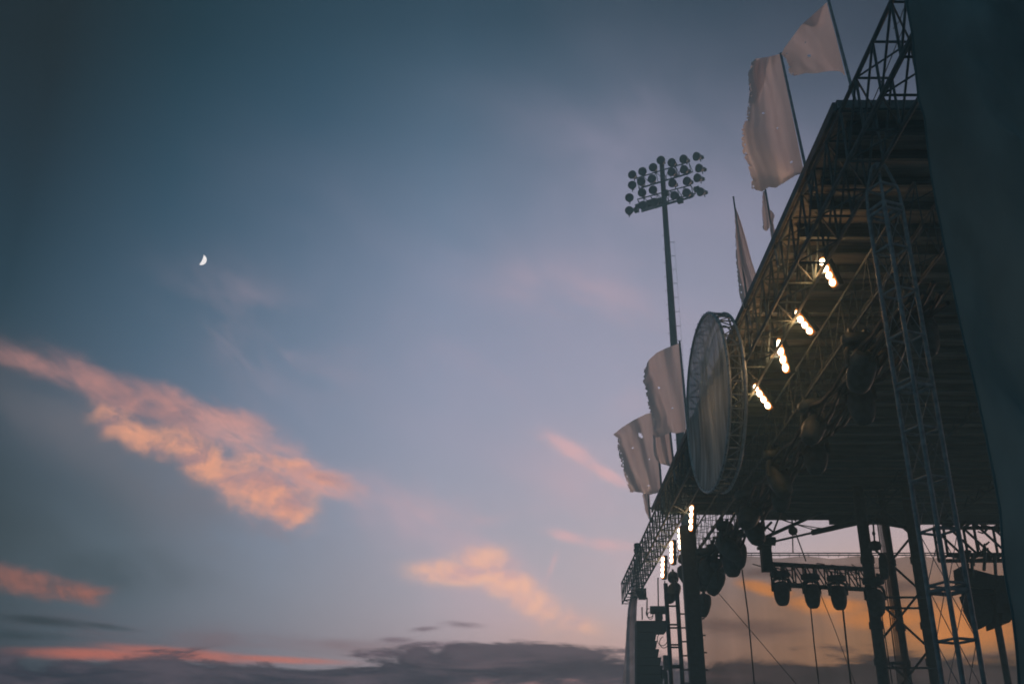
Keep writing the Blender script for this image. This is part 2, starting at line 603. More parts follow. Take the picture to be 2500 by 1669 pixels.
def copy_tree(o, parent=None):
    c = o.copy()
    COL.objects.link(c)
    c.parent = parent
    for ch in list(o.children):
        copy_tree(ch, c)
    return c


def ZL(h):
    return EYE + h


# ------------------------------------------------------------------ ground
g = MB()
nr, na = 10, 48
rad = [0, 6, 15, 30, 60, 120, 260, 600, 1300, 2600, 4000]
g.v.append(Vector((0, 20, 0)))
for i in range(1, len(rad)):
    for j in range(na):
        w = 2 * math.pi * j / na
        g.v.append(Vector((rad[i] * math.cos(w), 20 + rad[i] * math.sin(w), 0)))
for j in range(na):
    g.f.append((0, 1 + j, 1 + (j + 1) % na))
for i in range(1, len(rad) - 1):
    for j in range(na):
        a = 1 + (i - 1) * na + j
        b = 1 + (i - 1) * na + (j + 1) % na
        g.f.append((a, a + na, b + na, b))
tag(g.build('ground', M['bounce_ground']), kind='structure')


# ------------------------------------------------------------------ box trusses
def girder(name, label, x0, x1, z0, z1, ys, rc, rl, mat, cat='truss', group=None, lite=False, axis='y', tilt=None):
    """lattice girder: four chords, and one lacing piece for each bay. axis x swaps the roles of X and Y."""
    def P(a, b, c):
        v = Vector((a, b, c)) if axis == 'y' else Vector((b, a, c))
        if tilt:
            v = tilt(v)
        return v
    t = thing(name, P((x0 + x1) / 2, ys[0], z0), label, cat, group)
    for x, z in ((x0, z0), (x1, z0), (x0, z1), (x1, z1)):
        MB().tube(P(x, ys[0], z), P(x, ys[-1], z), rc).build('chord', mat, t, smooth=True)
    for i, y in enumerate(ys):
        m = MB()
        for a, b in (((x0, z0), (x1, z0)), ((x0, z1), (x1, z1)), ((x0, z0), (x0, z1)), ((x1, z0), (x1, z1))):
            m.tube(P(a[0], y, a[1]), P(b[0], y, b[1]), rl, n=6)
        if i < len(ys) - 1:
            y2 = ys[i + 1]
            m.tube(P(x0, y, z1), P(x0, y2, z0), rl * .9, n=6)
            m.tube(P(x1, y, z1), P(x1, y2, z0), rl * .9, n=6)
            if not lite:
                s = (x0, x1) if i % 2 else (x1, x0)
                m.tube(P(s[0], y, z1), P(s[1], y2, z1), rl * .8, n=6)
                m.tube(P(s[1], y, z0), P(s[0], y2, z0), rl * .8, n=6)
        m.build('lacing', mat, t, smooth=True)
    return t


BAY = 0.967
ys_main = [12.6] + [13.46 + BAY * i for i in range(0, 49)]
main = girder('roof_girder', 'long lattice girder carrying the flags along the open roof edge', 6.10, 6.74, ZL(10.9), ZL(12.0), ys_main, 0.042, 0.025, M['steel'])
# extra cabling twisted through the near end of the girder
for k, pts in enumerate([[(2206, 22), (2196, 52), (2181, 70)], [(2207, 66), (2190, 105), (2160, 180), (2125, 262)]]):
    w = [at_y(p, 15.2 + .2 * k) for p in pts]
    MB().path(w, 0.009, 5).build('cable', M['rubber'], main)

ys2 = [17.2 + 1.0 * i for i in range(0, 31)]
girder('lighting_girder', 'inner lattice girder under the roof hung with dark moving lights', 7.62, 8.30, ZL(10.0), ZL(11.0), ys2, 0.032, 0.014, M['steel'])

# ------------------------------------------------------------------ roof
RX0, RX1, RY0, RY1 = 6.05, 25.0, 16.42, 44.9
RZ = ZL(12.12)
roof = thing('stage_roof', (RX0, RY0, RZ), 'wide flat stage roof with ribbed brown underside, lit by warm lamps', 'roof')
pm = MB()
nb = 57
for i in range(nb):                               # boards running across the stage, each a little higher or lower
    y0 = RY0 + (RY1 - RY0) * i / nb
    y1 = RY0 + (RY1 - RY0) * (i + 1) / nb - 0.012
    dz = random.uniform(0, 0.03)
    pm.obox(((RX0 + RX1) / 2, (y0 + y1) / 2, RZ + 0.06 + dz), ((RX1 - RX0) / 2, 0, 0), (0, (y1 - y0) / 2, 0), (0, 0, 0.03))
pm.build('roof_deck', M['deck'], roof)
for i in range(30):
    y = RY0 + 0.5 + i * 0.965
    big = i % 4 == 0
    hh = 0.17 if big else 0.10
    MB().obox(((RX0 + RX1) / 2 + .15, y, RZ + 0.025 - hh), ((RX1 - RX0) / 2 - .2, 0, 0), (0, 0.07 if big else 0.045, 0), (0, 0, hh)).build('joist', M['joist'], roof)
MB().obox((RX0 - .03, (RY0 + RY1) / 2, RZ + 0.02), (0.03, 0, 0), (0, (RY1 - RY0) / 2, 0), (0, 0, 0.10)).build('fascia', M['steel'], roof)
MB().obox(((RX0 + RX1) / 2, RY0 - .04, RZ + 0.03), ((RX1 - RX0) / 2, 0, 0), (0, .035, 0), (0, 0, .09)).build('fascia', M['steel'], roof)
eb = MB()
eb.obox(((9.9 + 13.6) / 2, RY1 + .06, ZL(11.95)), ((13.6 - 9.9) / 2, 0, 0), (0, .05, 0), (0, 0, .22))
eb.obox(((13.6 + RX1) / 2, RY1 + .06, ZL(11.85)), ((RX1 - 13.6) / 2, 0, 0), (0, .05, 0), (0, 0, .32))
eb.build('edge_beam', M['black'], roof)
for x in (10.5, 14.5, 18.5, 22.5):                # long purlin trusses under the deck, running along the stage
    m = MB()
    m.tube((x, RY0 + .4, ZL(11.62)), (x, RY1 - .3, ZL(11.62)), .045)
    for i in range(24):
        y = RY0 + 1 + i * 1.15
        m.tube((x, y, ZL(11.62)), (x, y + .55, ZL(11.95)), .025, n=6)
        m.tube((x, y + .55, ZL(11.95)), (x, y + 1.1, ZL(11.62)), .025, n=6)
    m.build('purlin', M['steel'], roof, smooth=True)


# ------------------------------------------------------------------ flags
def resample(pts, n):
    pts = [Vector((p[0], p[1])) for p in pts]
    L = [0]
    for a, b in zip(pts, pts[1:]):
        L.append(L[-1] + (b - a).length)
    out = []
    for i in range(n):
        s = L[-1] * i / (n - 1)
        k = max(j for j in range(len(L) - 1) if L[j] <= s + 1e-9)
        t = (s - L[k]) / max(1e-9, L[k + 1] - L[k])
        out.append(pts[k].lerp(pts[k + 1], min(1, t)))
    return out


def coons(pole, free, top, bot, nu, nv):
    """grid of photo points filled between four edges"""
    P, F_, T, B = resample(pole, nv), resample(free, nv), resample(top, nu), resample(bot, nu)
    grid = []
    for j in range(nv):
        v = j / (nv - 1)
        row = []
        for i in range(nu):
            u = i / (nu - 1)
            p = P[j] * (1 - u) + F_[j] * u + T[i] * (1 - v) + B[i] * v
            p -= P[0] * (1 - u) * (1 - v) + F_[0] * u * (1 - v) + P[-1] * (1 - u) * v + F_[-1] * u * v
            row.append(p)
        grid.append(row)
    return grid


def cloth(name, mat, parent, K, Y, pole, free, top, bot, nu=36, nv=60, amp=0.16, waves=2.6, seed=0, fray=1.0, holes=(), lean=0.0, yoff=0.0, belly=0.0):
    grid = coons([K(*p) for p in pole], [K(*p) for p in free], [K(*p) for p in top], [K(*p) for p in bot], nu, nv)
    rnd = random.Random(seed)
    m = MB()
    jit = [0.0] * nv
    for j in range(nv):                           # torn, threadbare free edge
        jit[j] = .85 * fray * (abs(mnoise.noise((j * .35, seed, 0))) * 5 + (rnd.random() < .3) * rnd.uniform(2, 6))
    for j in range(nv):
        for i in range(nu):
            u, v = i / (nu - 1), j / (nv - 1)
            p = grid[j][i]
            e = max(0, (u - 0.90) / 0.10)
            px = p.x + jit[j] * e
            py = p.y + (fray * rnd.uniform(-1.2, 1.2) if e > 0 else 0) - (fray * 1.5 * max(0, (v - .94) / .06) * abs(mnoise.noise((i * .5, seed, 4))) * 2)
            y = Y + yoff + lean * u
            a = amp * min(1, u * 3)
            y += a * math.sin(waves * math.pi * (u + 0.35 * v) + seed) * (0.5 + 0.5 * u)
            y += a * .8 * mnoise.noise((u * 3.1 + seed, v * 1.2, seed * .7))
            y += a * .25 * mnoise.noise((u * 9 + v * 2, v * 2.5 + seed, 2.2))
            y += belly * math.sin(math.pi * u) * math.sin(math.pi * v)
            m.v.append(at_y((px, py), y))
    hp = [(Vector(K(h[0], h[1])), h[2]) for h in holes]
    for j in range(nv - 1):
        for i in range(nu - 1):
            c = grid[j][i] * .25 + grid[j][i + 1] * .25 + grid[j + 1][i] * .25 + grid[j + 1][i + 1] * .25
            if any((c - h).length < r_ for h, r_ in hp):
                continue
            if i > nu - 5 and rnd.random() < .05 * fray:
                continue
            m.f.append((j * nu + i, j * nu + i + 1, (j + 1) * nu + i + 1, (j + 1) * nu + i))
    return m.build(name, mat, parent, smooth=True)


def flag(K, Y, p_top, p_bot, label, r=0.028, clampz=None):
    a, b = at_y(K(*p_top), Y), at_y(K(*p_bot), Y)
    t = thing('flag', b, label, 'flag', 'ragged flags along the stage roof')
    pm_ = MB().path([b, b.lerp(a, .5), a], [r, r * .95, r * .8], 8).build('flagpole', M['alu'], t, smooth=True)
    d = (a - b).normalized()
    for s in (0.12, 0.65):
        MB().obox(b + d * s + Vector((.06, .03, 0)), (.09, 0, 0), (0, .05, 0), (0, 0, .035)).build('clamp', M['steel'], pm_)
    return t


f = flag(K1, 16.5, (838, -60), (1085, 872), 'short wedge shaped flag, uppermost of all, on a pole cut by the picture top', .034)
cloth('flag_cloth', M['flag'], f, K1, 16.5, [(840, 20), (905, 260), (985, 585)], [(485, 412), (525, 450), (545, 495), (548, 560), (585, 583)],
      [(840, 20), (740, 110), (640, 200), (560, 310), (485, 412)], [(985, 585), (940, 545), (850, 545), (740, 565), (680, 560), (620, 577), (585, 583)],
      seed=1, amp=.08, holes=[(707, 427, 3.4), (680, 322, 1.5), (825, 232, 1.2)], fray=.8)
cloth('folded_corner', M['flag'], f, K1, 16.58, [(838, 25), (810, 110), (785, 205)], [(640, 200), (660, 212), (700, 215)],
      [(838, 25), (740, 110), (640, 200)], [(785, 205), (760, 232), (735, 235), (700, 215)], nu=14, nv=14, seed=2, amp=.02, fray=.5)
f = flag(K1, 18.8, (488, 408), (725, 1492), 'tallest pale flag with a frayed left edge, just below the uppermost flag', .034)
cloth('flag_cloth', M['flag'], f, K1, 18.8, [(480, 415), (560, 800), (668, 1322)],
      [(265, 470), (236, 570), (240, 650), (250, 720), (235, 800), (215, 930), (190, 985), (188, 1050), (195, 1160), (225, 1240), (250, 1310), (262, 1360), (265, 1440)],
      [(480, 415), (400, 435), (300, 450), (265, 470)], [(668, 1322), (600, 1345), (540, 1385), (450, 1438), (400, 1432), (345, 1466), (300, 1452), (265, 1440)],
      seed=3, amp=.15, waves=2.2, holes=[(357, 866, 2.2), (465, 982, 2.6), (568, 1237, 2.2), (580, 905, 1.0)], nu=44, nv=80, fray=1.4)
cloth('folded_corner', M['flag'], f, K1, 18.95, [(475, 425), (400, 560), (330, 720), (310, 820)], [(265, 475), (245, 570), (250, 700), (240, 800)],
      [(475, 425), (370, 440), (265, 475)], [(310, 820), (270, 830), (240, 800)], nu=18, nv=26, seed=4, amp=.03, fray=.6)
f = flag(K2, 21.6, (1170, 392), (1268, 972), 'small torn flag half wrapped round its pole behind the tallest pale flag')
cloth('flag_cloth', M['flag'], f, K2, 21.7, [(1180, 405), (1190, 500), (1203, 560), (1208, 640), (1205, 680)], [(1150, 418), (1144, 560), (1150, 640), (1150, 690)],
      [(1180, 405), (1165, 410), (1150, 418)], [(1205, 680), (1195, 690), (1180, 708), (1165, 700), (1150, 690)], nu=14, nv=40, seed=5, amp=.05, fray=.6)
cloth('furled_cloth', M['flag'], f, K2, 21.55, [(1200, 545), (1212, 640), (1205, 690), (1215, 760), (1232, 800)], [(1222, 560), (1240, 592), (1226, 640), (1244, 710), (1250, 808)],
      [(1200, 545), (1222, 560)], [(1232, 800), (1250, 808)], nu=8, nv=40, seed=6, amp=.04, fray=.3)
f = flag(K2, 24.9, (936, 452), (1064, 1406), 'furled flag hanging as a narrow triangle close round its pole')
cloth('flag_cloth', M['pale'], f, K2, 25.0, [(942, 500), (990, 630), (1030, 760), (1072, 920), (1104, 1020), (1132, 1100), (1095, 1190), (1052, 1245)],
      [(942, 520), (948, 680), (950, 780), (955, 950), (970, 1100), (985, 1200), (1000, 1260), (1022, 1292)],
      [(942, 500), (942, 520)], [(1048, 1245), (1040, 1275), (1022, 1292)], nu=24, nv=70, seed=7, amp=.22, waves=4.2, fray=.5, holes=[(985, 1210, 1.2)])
f = flag(K4, 35.0, (540, 280), (606, 1000), 'broad pale flag billowing between the light mast and the round banner', .045)
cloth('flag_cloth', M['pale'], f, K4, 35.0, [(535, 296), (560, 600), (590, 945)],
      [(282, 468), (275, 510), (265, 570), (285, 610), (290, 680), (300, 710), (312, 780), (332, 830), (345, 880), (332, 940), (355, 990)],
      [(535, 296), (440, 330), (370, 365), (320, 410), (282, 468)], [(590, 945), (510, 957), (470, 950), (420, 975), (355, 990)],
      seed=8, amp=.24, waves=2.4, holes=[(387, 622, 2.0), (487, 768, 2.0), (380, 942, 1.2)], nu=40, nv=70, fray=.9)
f = flag(K4, 38.6, (434, 600), (512, 1328), 'grey flag mostly hidden behind the broad billowing flag', .04)
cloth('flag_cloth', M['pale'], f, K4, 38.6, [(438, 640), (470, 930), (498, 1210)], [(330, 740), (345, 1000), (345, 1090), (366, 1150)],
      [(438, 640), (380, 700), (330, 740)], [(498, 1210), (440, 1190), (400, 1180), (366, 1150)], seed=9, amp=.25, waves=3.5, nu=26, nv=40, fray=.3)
f = flag(K4, 42.2, (366, 780), (416, 1497), 'ragged flag with a big hole, furthest to the left', .045)
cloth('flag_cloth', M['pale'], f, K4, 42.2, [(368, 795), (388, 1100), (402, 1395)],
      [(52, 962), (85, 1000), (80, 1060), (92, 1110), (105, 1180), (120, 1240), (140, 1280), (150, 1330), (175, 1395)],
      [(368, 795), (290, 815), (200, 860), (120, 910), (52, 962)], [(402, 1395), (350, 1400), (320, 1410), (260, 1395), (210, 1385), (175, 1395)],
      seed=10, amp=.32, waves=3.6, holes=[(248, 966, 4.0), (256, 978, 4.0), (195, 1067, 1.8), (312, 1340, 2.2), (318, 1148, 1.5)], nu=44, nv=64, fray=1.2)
f = flag(K6, 46.4, (322, 20), (346, 302), 'thin furled flag hanging under the ragged flag with a big hole', .04)
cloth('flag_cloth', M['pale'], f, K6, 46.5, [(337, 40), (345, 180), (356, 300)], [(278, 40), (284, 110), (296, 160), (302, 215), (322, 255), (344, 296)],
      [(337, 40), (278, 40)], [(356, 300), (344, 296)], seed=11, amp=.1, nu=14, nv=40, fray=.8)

# tall strip of banner cloth at the far wing
st = thing('wing_banner', at_y(K6(180, 1900), 58.6), 'narrow patched banner hanging over the far end of the girder', 'banner')
cloth('banner_cloth', M['strip'], st, K6, 58.6, [(286, 482), (284, 580), (262, 700), (256, 820), (240, 950), (236, 1100), (235, 1250), (240, 1400), (246, 1700)],
      [(240, 520), (216, 640), (200, 760), (186, 880), (166, 1000), (156, 1150), (148, 1300), (136, 1460), (120, 1700)],
      [(286, 482), (262, 490), (240, 520)], [(246, 1700), (180, 1705), (120, 1700)], seed=13, amp=.14, waves=3, nu=24, nv=90, fray=.2)
c0 = at_y(K6(246, 535), 58.8)
MB().lathe([(.14, 0), (.15, .06), (.21, .08), (.22, .26), (.18, .29), (.17, .33), (.19, .36), (.19, .55), (.16, .58)], c0 - Vector((0, 0, .1)), (0, 0, 1), 18).build('cap', M['black'], st, smooth=True)
MB().tube(c0 + Vector((.25, 0, .3)), at_y(K6(330, 600), 58.8), .05).build('arm', M['black'], st, smooth=True)

# ------------------------------------------------------------------ round banner drum on the roof front
DC = at_x((1726, 981.5), 5.45)
DR = 2.49
dn = Vector((-math.cos(R(3.4)), -math.sin(R(3.4)), 0))      # faces the audience
dt = Vector((-dn.y, dn.x, 0)) * -1                            # along the stage, toward the camera
if dt.y > 0:
    dt = -dt
dz_ = Vector((0, 0, 1))
drum = thing('round_banner', DC - dz_ * DR, 'large round drum banner of grey stretched cloth on a ring truss', 'banner')


def circ(o, r, w):
    return o + (dt * math.cos(w) + dz_ * math.sin(w)) * r


DB = DC - dn * 0.42
sk = MB()
NR_, NA_ = 26, 96
for i in range(NR_ + 1):
    r_ = DR * .985 * i / NR_
    for j in range(NA_):
        w = 2 * math.pi * j / NA_
        p = circ(DC, r_, w)
        e = 1 - (i / NR_) ** 4
        hx, hz = r_ * math.cos(w) / DR, r_ * math.sin(w) / DR
        fold = 0.085 * math.sin(hx * 22 + 2.5 * mnoise.noise((hx * 3, hz * 1.4, 1))) * (.5 + .5 * abs(mnoise.noise((hx * 2, hz, 3))) * 2)
        fold += .16 * mnoise.noise((hx * 2.2, hz * 1.0, 5.0))
        sk.v.append(p + dn * (fold * e - .08 * e))
for i in range(NR_):
    for j in range(NA_):
        j2 = (j + 1) % NA_
        sk.f.append((i * NA_ + j, (i + 1) * NA_ + j, (i + 1) * NA_ + j2, i * NA_ + j2))
sk.build('drum_skin', M['drum'], drum, smooth=True)
for o_, nm in ((DC, 'front_ring'), (DB, 'back_ring')):
    pts = [circ(o_, DR, 2 * math.pi * j / 72) for j in range(73)]
    MB().path(pts, .045, 8, False).build(nm, M['bright'], drum, smooth=True)
lc = MB()
for j in range(44):
    w = 2 * math.pi * j / 44
    w2 = 2 * math.pi * (j + 1) / 44
    lc.tube(circ(DC, DR, w), circ(DB, DR, w), .022, n=6)
    lc.tube(circ(DC, DR, w) if j % 2 else circ(DB, DR, w), circ(DB, DR, w2) if j % 2 else circ(DC, DR, w2), .018, n=6)
lc.build('ring_lacing', M['alu'], drum, smooth=True)
inr = [circ(DB, DR * .86, 2 * math.pi * j / 60) for j in range(61)]
MB().path(inr, .025, 6, False).build('inner_ring', M['alu'], drum, smooth=True)
for j in range(60):
    w = 2 * math.pi * (j + random.uniform(-.2, .2)) / 60
    MB().tube(circ(DC, DR - .06, w) + dn * .03, circ(DC, DR + random.uniform(.05, .13), w + .01) + dn * .02, .008, n=5).build('lashing', M['rubber'], drum)
br = MB()
for w in (R(0), R(55), R(125), R(180), R(235), R(305)):
    a = circ(DB, DR * .98, w)
    br.tube(a, (6.08, a.y, max(ZL(10.95), min(ZL(11.95), a.z))), .025, n=6)
br.build('bracket', M['steel'], drum, smooth=True)

# ------------------------------------------------------------------ stadium light mast
MY, MX = 62.0, 10.29
mast = thing('floodlight_mast', (MX, MY, 0), 'tall tapering mast with a rack of round floodlights against the sky', 'light mast')
mt_top = at_y(KF(908, 380), MY).z
MB().path([(MX, MY, 0), (MX, MY, 20), (MX, MY, mt_top)], [.40, .285, .16], 14).build('mast_pole', M['pole'], mast, smooth=True)
al = R(28.5)
ad = Vector((math.cos(al), -math.sin(al), 0))
an = Vector((math.sin(al), math.cos(al), 0))
MO = Vector((MX, MY, 0))


def onrack(z, off=0.0):
    p = at_plane(KF(*z), MO - an * .35, an)
    return p - an * off


frames = [
    [((430, 665), (1420, 358)), ((470, 770), (1450, 470)), ((470, 870), (1472, 560)), ((560, 915), (1480, 640))],
    [((440, 1072), (1462, 800)), ((500, 1170), (1500, 880)), ((520, 1275), (1520, 1010)), ((570, 1368), (1545, 1088))],
]
for fr in frames:
    rk = MB()
    offs = (0.0, -0.55, 0.0, .45)
    ends = []
    for (a, b), o_ in zip(fr, offs):
        pa, pb = onrack(a, o_), onrack(b, o_)
        rk.tube(pa, pb, .045, n=6)
        ends.append((pa, pb))
    for k in range(9):
        t = k / 8
        q = [a.lerp(b, t) for a, b in ends]
        rk.tube(q[0], q[2], .024, n=5)
        if k % 2 == 0:
            rk.tube(q[0], q[1], .024, n=5)
            rk.tube(q[1], q[2], .024, n=5)
            rk.tube(q[2], q[3], .024, n=5)
        if k < 8:
            t2 = (k + 1) / 8
            q2 = [a.lerp(b, t2) for a, b in ends]
            rk.tube(q[0] if k % 2 else q[2], q2[2] if k % 2 else q2[0], .022, n=5)
    rkf = rk.build('lamp_rack', M['steel'], mast)
    gt = MB()
    (a2, b2), (a3, b3) = ends[2], ends[3]
    n_ = Vector((0, 0, .012))
    gt.add([a2 + n_, b2 + n_, b3 + n_, a3 + n_, a2 - n_, b2 - n_, b3 - n_, a3 - n_],
           [(0, 1, 2, 3), (7, 6, 5, 4), (0, 4, 5, 1), (1, 5, 6, 2), (2, 6, 7, 3), (3, 7, 4, 0)])
    gt.build('grating', M['grate'], rkf)
lamps = [(360, 620), (553, 560), (757, 482), (907, 343), (1115, 388), (1340, 320), (1590, 270),
         (355, 820), (530, 755), (737, 698), (1115, 570), (1350, 520), (1635, 495),
         (300, 1060), (545, 965), (755, 912), (1130, 780), (1405, 740), (1605, 680),
         (298, 1305), (560, 1205), (780, 1148), (1165, 1015), (1400, 965), (1665, 945)]
first = None
aim = (an * -1.0 + Vector((0, 0, -.28))).normalized()
for i, z in enumerate(lamps):
    p = onrack(z, .12)
    if first is None:
        b_ = MB()
        # domed bowl aimed at the pitch, with ballast box behind and a bracket
        b_.lathe([(.05, -.42), (.12, -.40), (.15, -.24), (.25, -.13), (.29, 0), (.30, .09), (.275, .10), (.05, .04)], p, aim, 20)
        first = b_.build('floodlight', M['black'], mast, smooth=True, pivot=p)
        MB().obox(p - aim * .5 + Vector((0, 0, -.02)), ad * .10, Vector((0, 0, .10)), an * .12).build('ballast', M['black'], first)
        k_ = MB()
        k_.tube(p - aim * .3, p - aim * .35 + Vector((0, 0, -.38)), .035, n=6)
        k_.build('bracket', M['black'], first)
    else:
        c = first.copy()
        COL.objects.link(c)
        c.parent = mast
        c.location = p - MO
        for q_ in first.children:
            ch = q_.copy()
            COL.objects.link(ch)
            ch.parent = c
        # outer lamps are swivelled outward
        x_ = (p - MO).dot(ad)
        c.rotation_euler = (0, random.uniform(-.12, .12), -x_ * .16)
for z in ((650, 1120), (840, 1080), (430, 1180), (1560, 850), (1240, 1060), (400, 1250), (960, 930)):
    MB().obox(onrack(z, -.2), ad * random.uniform(.12, .2), Vector((0, 0, random.uniform(.12, .2))), an * .14).build('ballast_box', M['black'], mast)
z_ = mt_top - 6.2
side = 1
while z_ > 14:
    r_ = .40 + (.16 - .40) * z_ / mt_top
    for sg in ((1, -1) if True else (1,)):
        a = Vector((MX + sg * r_ * .9, MY, z_ + (0 if sg > 0 else .5)))
        MB().tube(a, a + Vector((sg * (.30 if sg > 0 else .14), 0, 0)), .018, n=5).build('climbing_peg', M['steel'], mast)
    z_ -= 1.02
MB().tube((MX + .55, MY, 14), (MX + .48, MY, mt_top - 6), .006, n=5).build('safety_cable', M['rubber'], mast)

# ------------------------------------------------------------------ audience blinders (the lit lamps)
lit_rows = [
    (KL(552, 425), KL(722, 770), 21.0, 'lit four lamp blinder highest under the roof, nearest the lattice tower'),
    (KL(205, 1090), KL(432, 1378), 23.3, 'lit four lamp blinder second from the top, slanting steeply'),
    (K5(140, 225), K5(205, 448), 25.5, 'lit four lamp blinder third from the top, almost upright'),
    (K4(1088, 598), K4(1206, 772), 28.0, 'lit four lamp blinder beside the round banner, lowest of the four slanting ones'),
    (K6(672, 172), K6(664, 368), 40.6, 'lit upright blinder highest of the four far ones'),
    (K6(576, 345), K6(582, 515), 43.6, 'lit upright blinder second of the four far ones'),
    (K6(513, 452), K6(515, 622), 46.4, 'lit upright blinder third of the four far ones'),
    (K6(447, 572), K6(443, 736), 49.2, 'lit upright blinder lowest of the four far ones, nearest the wing'),
]


def blinder(pa, pb, Y, label):
    a, b = at_y(pa, Y), at_y(pb, Y)
    mid = (a + b) / 2
    along = (b - a).normalized()
    n = Vector((along.z, 0, -along.x))
    if n.x > 0:
        n = -n
    n = (n + Vector((0, -.35, 0))).normalized()
    wd = n.cross(along).normalized()
    L = (b - a).length
    t = thing('blinder_light', mid, label, 'stage light', 'lit blinders on the stage girder')
    hs = MB()
    hs.obox(mid - n * .13, along * (L * .56), wd * .12, n * .03)
    for s in (-1, 1):
        hs.obox(mid + wd * s * .118 - n * .055, along * (L * .56), wd * .008, n * .045)
        hs.obox(mid + along * s * L * .555 - n * .055, along * .008, wd * .110, n * .045)
    hb = hs.build('housing', M['black'], t)
    MB().obox(mid - n * .075, along * (L * .54), wd * .105, n * .004).build('reflector_plate', M['bowl'], t)
    yk = MB()
    top = Vector((mid.x + .1, mid.y, ZL(10.86) + .05))
    yk.path([mid + along * (-L * .5) - n * .16, mid - n * .34 - along * .1, mid - n * .16 + along * (L * .5)], .018, 6)
    yk.tube(mid - n * .33, Vector((6.74, mid.y + .1, max(ZL(10.93), mid.z))), .022, n=6)
    yk.build('yoke', M['steel'], t, smooth=True)
    pl_d = bpy.data.lights.new('lamp_light', 'POINT')
    pl_d.energy = 28 if Y < 35 else 7
    pl_d.color = (1.0, 0.50, 0.19)
    pl_d.shadow_soft_size = 0.25
    lo = bpy.data.objects.new('lamp_light', pl_d)
    COL.objects.link(lo)
    lo.parent = t
    lo.location = n * .34
    sp_d = bpy.data.lights.new('lamp_beam', 'SPOT')
    sp_d.energy = 60 if Y < 35 else 28
    sp_d.color = (1.0, 0.44, 0.14)
    sp_d.spot_size = R(46)
    sp_d.spot_blend = 0.9
    sp_d.shadow_soft_size = 0.08
    so = bpy.data.objects.new('lamp_beam', sp_d)
    COL.objects.link(so)
    so.parent = t
    so.location = n * .12
    so.rotation_euler = (Vector((-1.0, 0, 1.0)) - mid).to_track_quat('-Z', 'Y').to_euler()   # thrown at the crowd
    for i in range(4):
        c = mid + along * (L * ((i + .5) / 4 - .5))
        r_ = L / 4 * .47
        lp = MB().lathe([(r_ * .35, -.085), (r_ * .75, -.05), (r_, -.005), (r_ * 1.04, .012), (r_ * .98, .012), (r_ * .7, -.035), (r_ * .3, -.07)], c, n, 18)
        lp = lp.build('reflector', M['bowl'], t, smooth=True)
        MB().lathe([(r_ * .30, -.05), (r_ * .80, -.02), (r_ * .93, .01), (r_ * .80, .05), (r_ * .45, .075), (r_ * .1, .085)], c, n, 16).build('bulb', M['bulb'], lp, smooth=True)
        MB().lathe([(r_ * .94, -.012), (r_ * 1.26, -.004), (r_ * 1.30, .016), (r_ * .94, .012)], c, n, 20).build('halo_ring', M['ring'], lp, smooth=True)  # painted bloom halo, wider than the bulb
    return t


for a in lit_rows:
    blinder(*a)


# ------------------------------------------------------------------ moving head lights
def make_head(label):
    t = thing('moving_light', (0, 0, 0), label, 'stage light', 'dark moving head lights hung from the trusses')
    b = MB()
    b.lathe([(.20, -.16), (.33, -.145), (.36, -.09), (.35, .02), (.30, .06), (.1, .075)], (0, 0, -.14), (0, 0, 1), 18, .62)
    b.obox((.16, 0, -.02), (.035, 0, 0), (0, .04, 0), (0, 0, .08))
    b.obox((-.16, 0, -.02), (.035, 0, 0), (0, .04, 0), (0, 0, .08))
    b.build('base', M['black'], t, smooth=True)
    y = MB()
    y.lathe([(.12, -.08), (.15, 0)], (0, 0, -.29), (0, 0, 1), 14)
    for s in (-1, 1):
        y.path([(s * .10, 0, -.33), (s * .25, 0, -.38), (s * .30, 0, -.50), (s * .30, 0, -.78)], [.05, .055, .05, .055], 8)
    y.build('yoke', M['black'], t, smooth=True)
    h = MB()
    h.lathe([(.10, .30), (.19, .27), (.255, .16), (.285, .02), (.285, -.14), (.265, -.30), (.225, -.44), (.17, -.52), (.14, -.54)], (0, 0, -.74), (0, 0, 1), 20, .9)
    h.lathe([(.29, -.02), (.295, 0), (.29, .02)], (0, 0, -.78), (0, 0, 1), 20, .9)
    hd = h.build('head', M['black'], t, smooth=True, pivot=(0, 0, -.74))
    MB().lathe([(.13, -.548), (.135, -.54)], (0, 0, -.74), (0, 0, 1), 18, .9).build('lens', M['speaker'], hd)
    return t


proto = None


def head(top, label, rz=0.0, tilt=0.0, swing=0.0, sc=1.0):
    global proto
    if proto is None:
        proto = make_head(label)
        t = proto
    else:
        t = copy_tree(proto)
        t['label'] = label
    t.location = top
    t.rotation_euler = (0, swing, rz)
    t.scale = (sc, sc, sc)
    for ch in t.children:
        if ch.name.startswith('head'):
            ch.rotation_euler = (tilt, 0, 0)
    return t


# short truss upstage with three lights
t_l, t_r = at_y(K7(640, 515), 43.0), at_y(K7(1440, 560), 44.3)
sx0, sx1 = t_l.x, t_r.x


def tilt_fn(v):
    k = (v.x - sx0) / (sx1 - sx0)
    return Vector((v.x, v.y + k * 1.0, v.z))


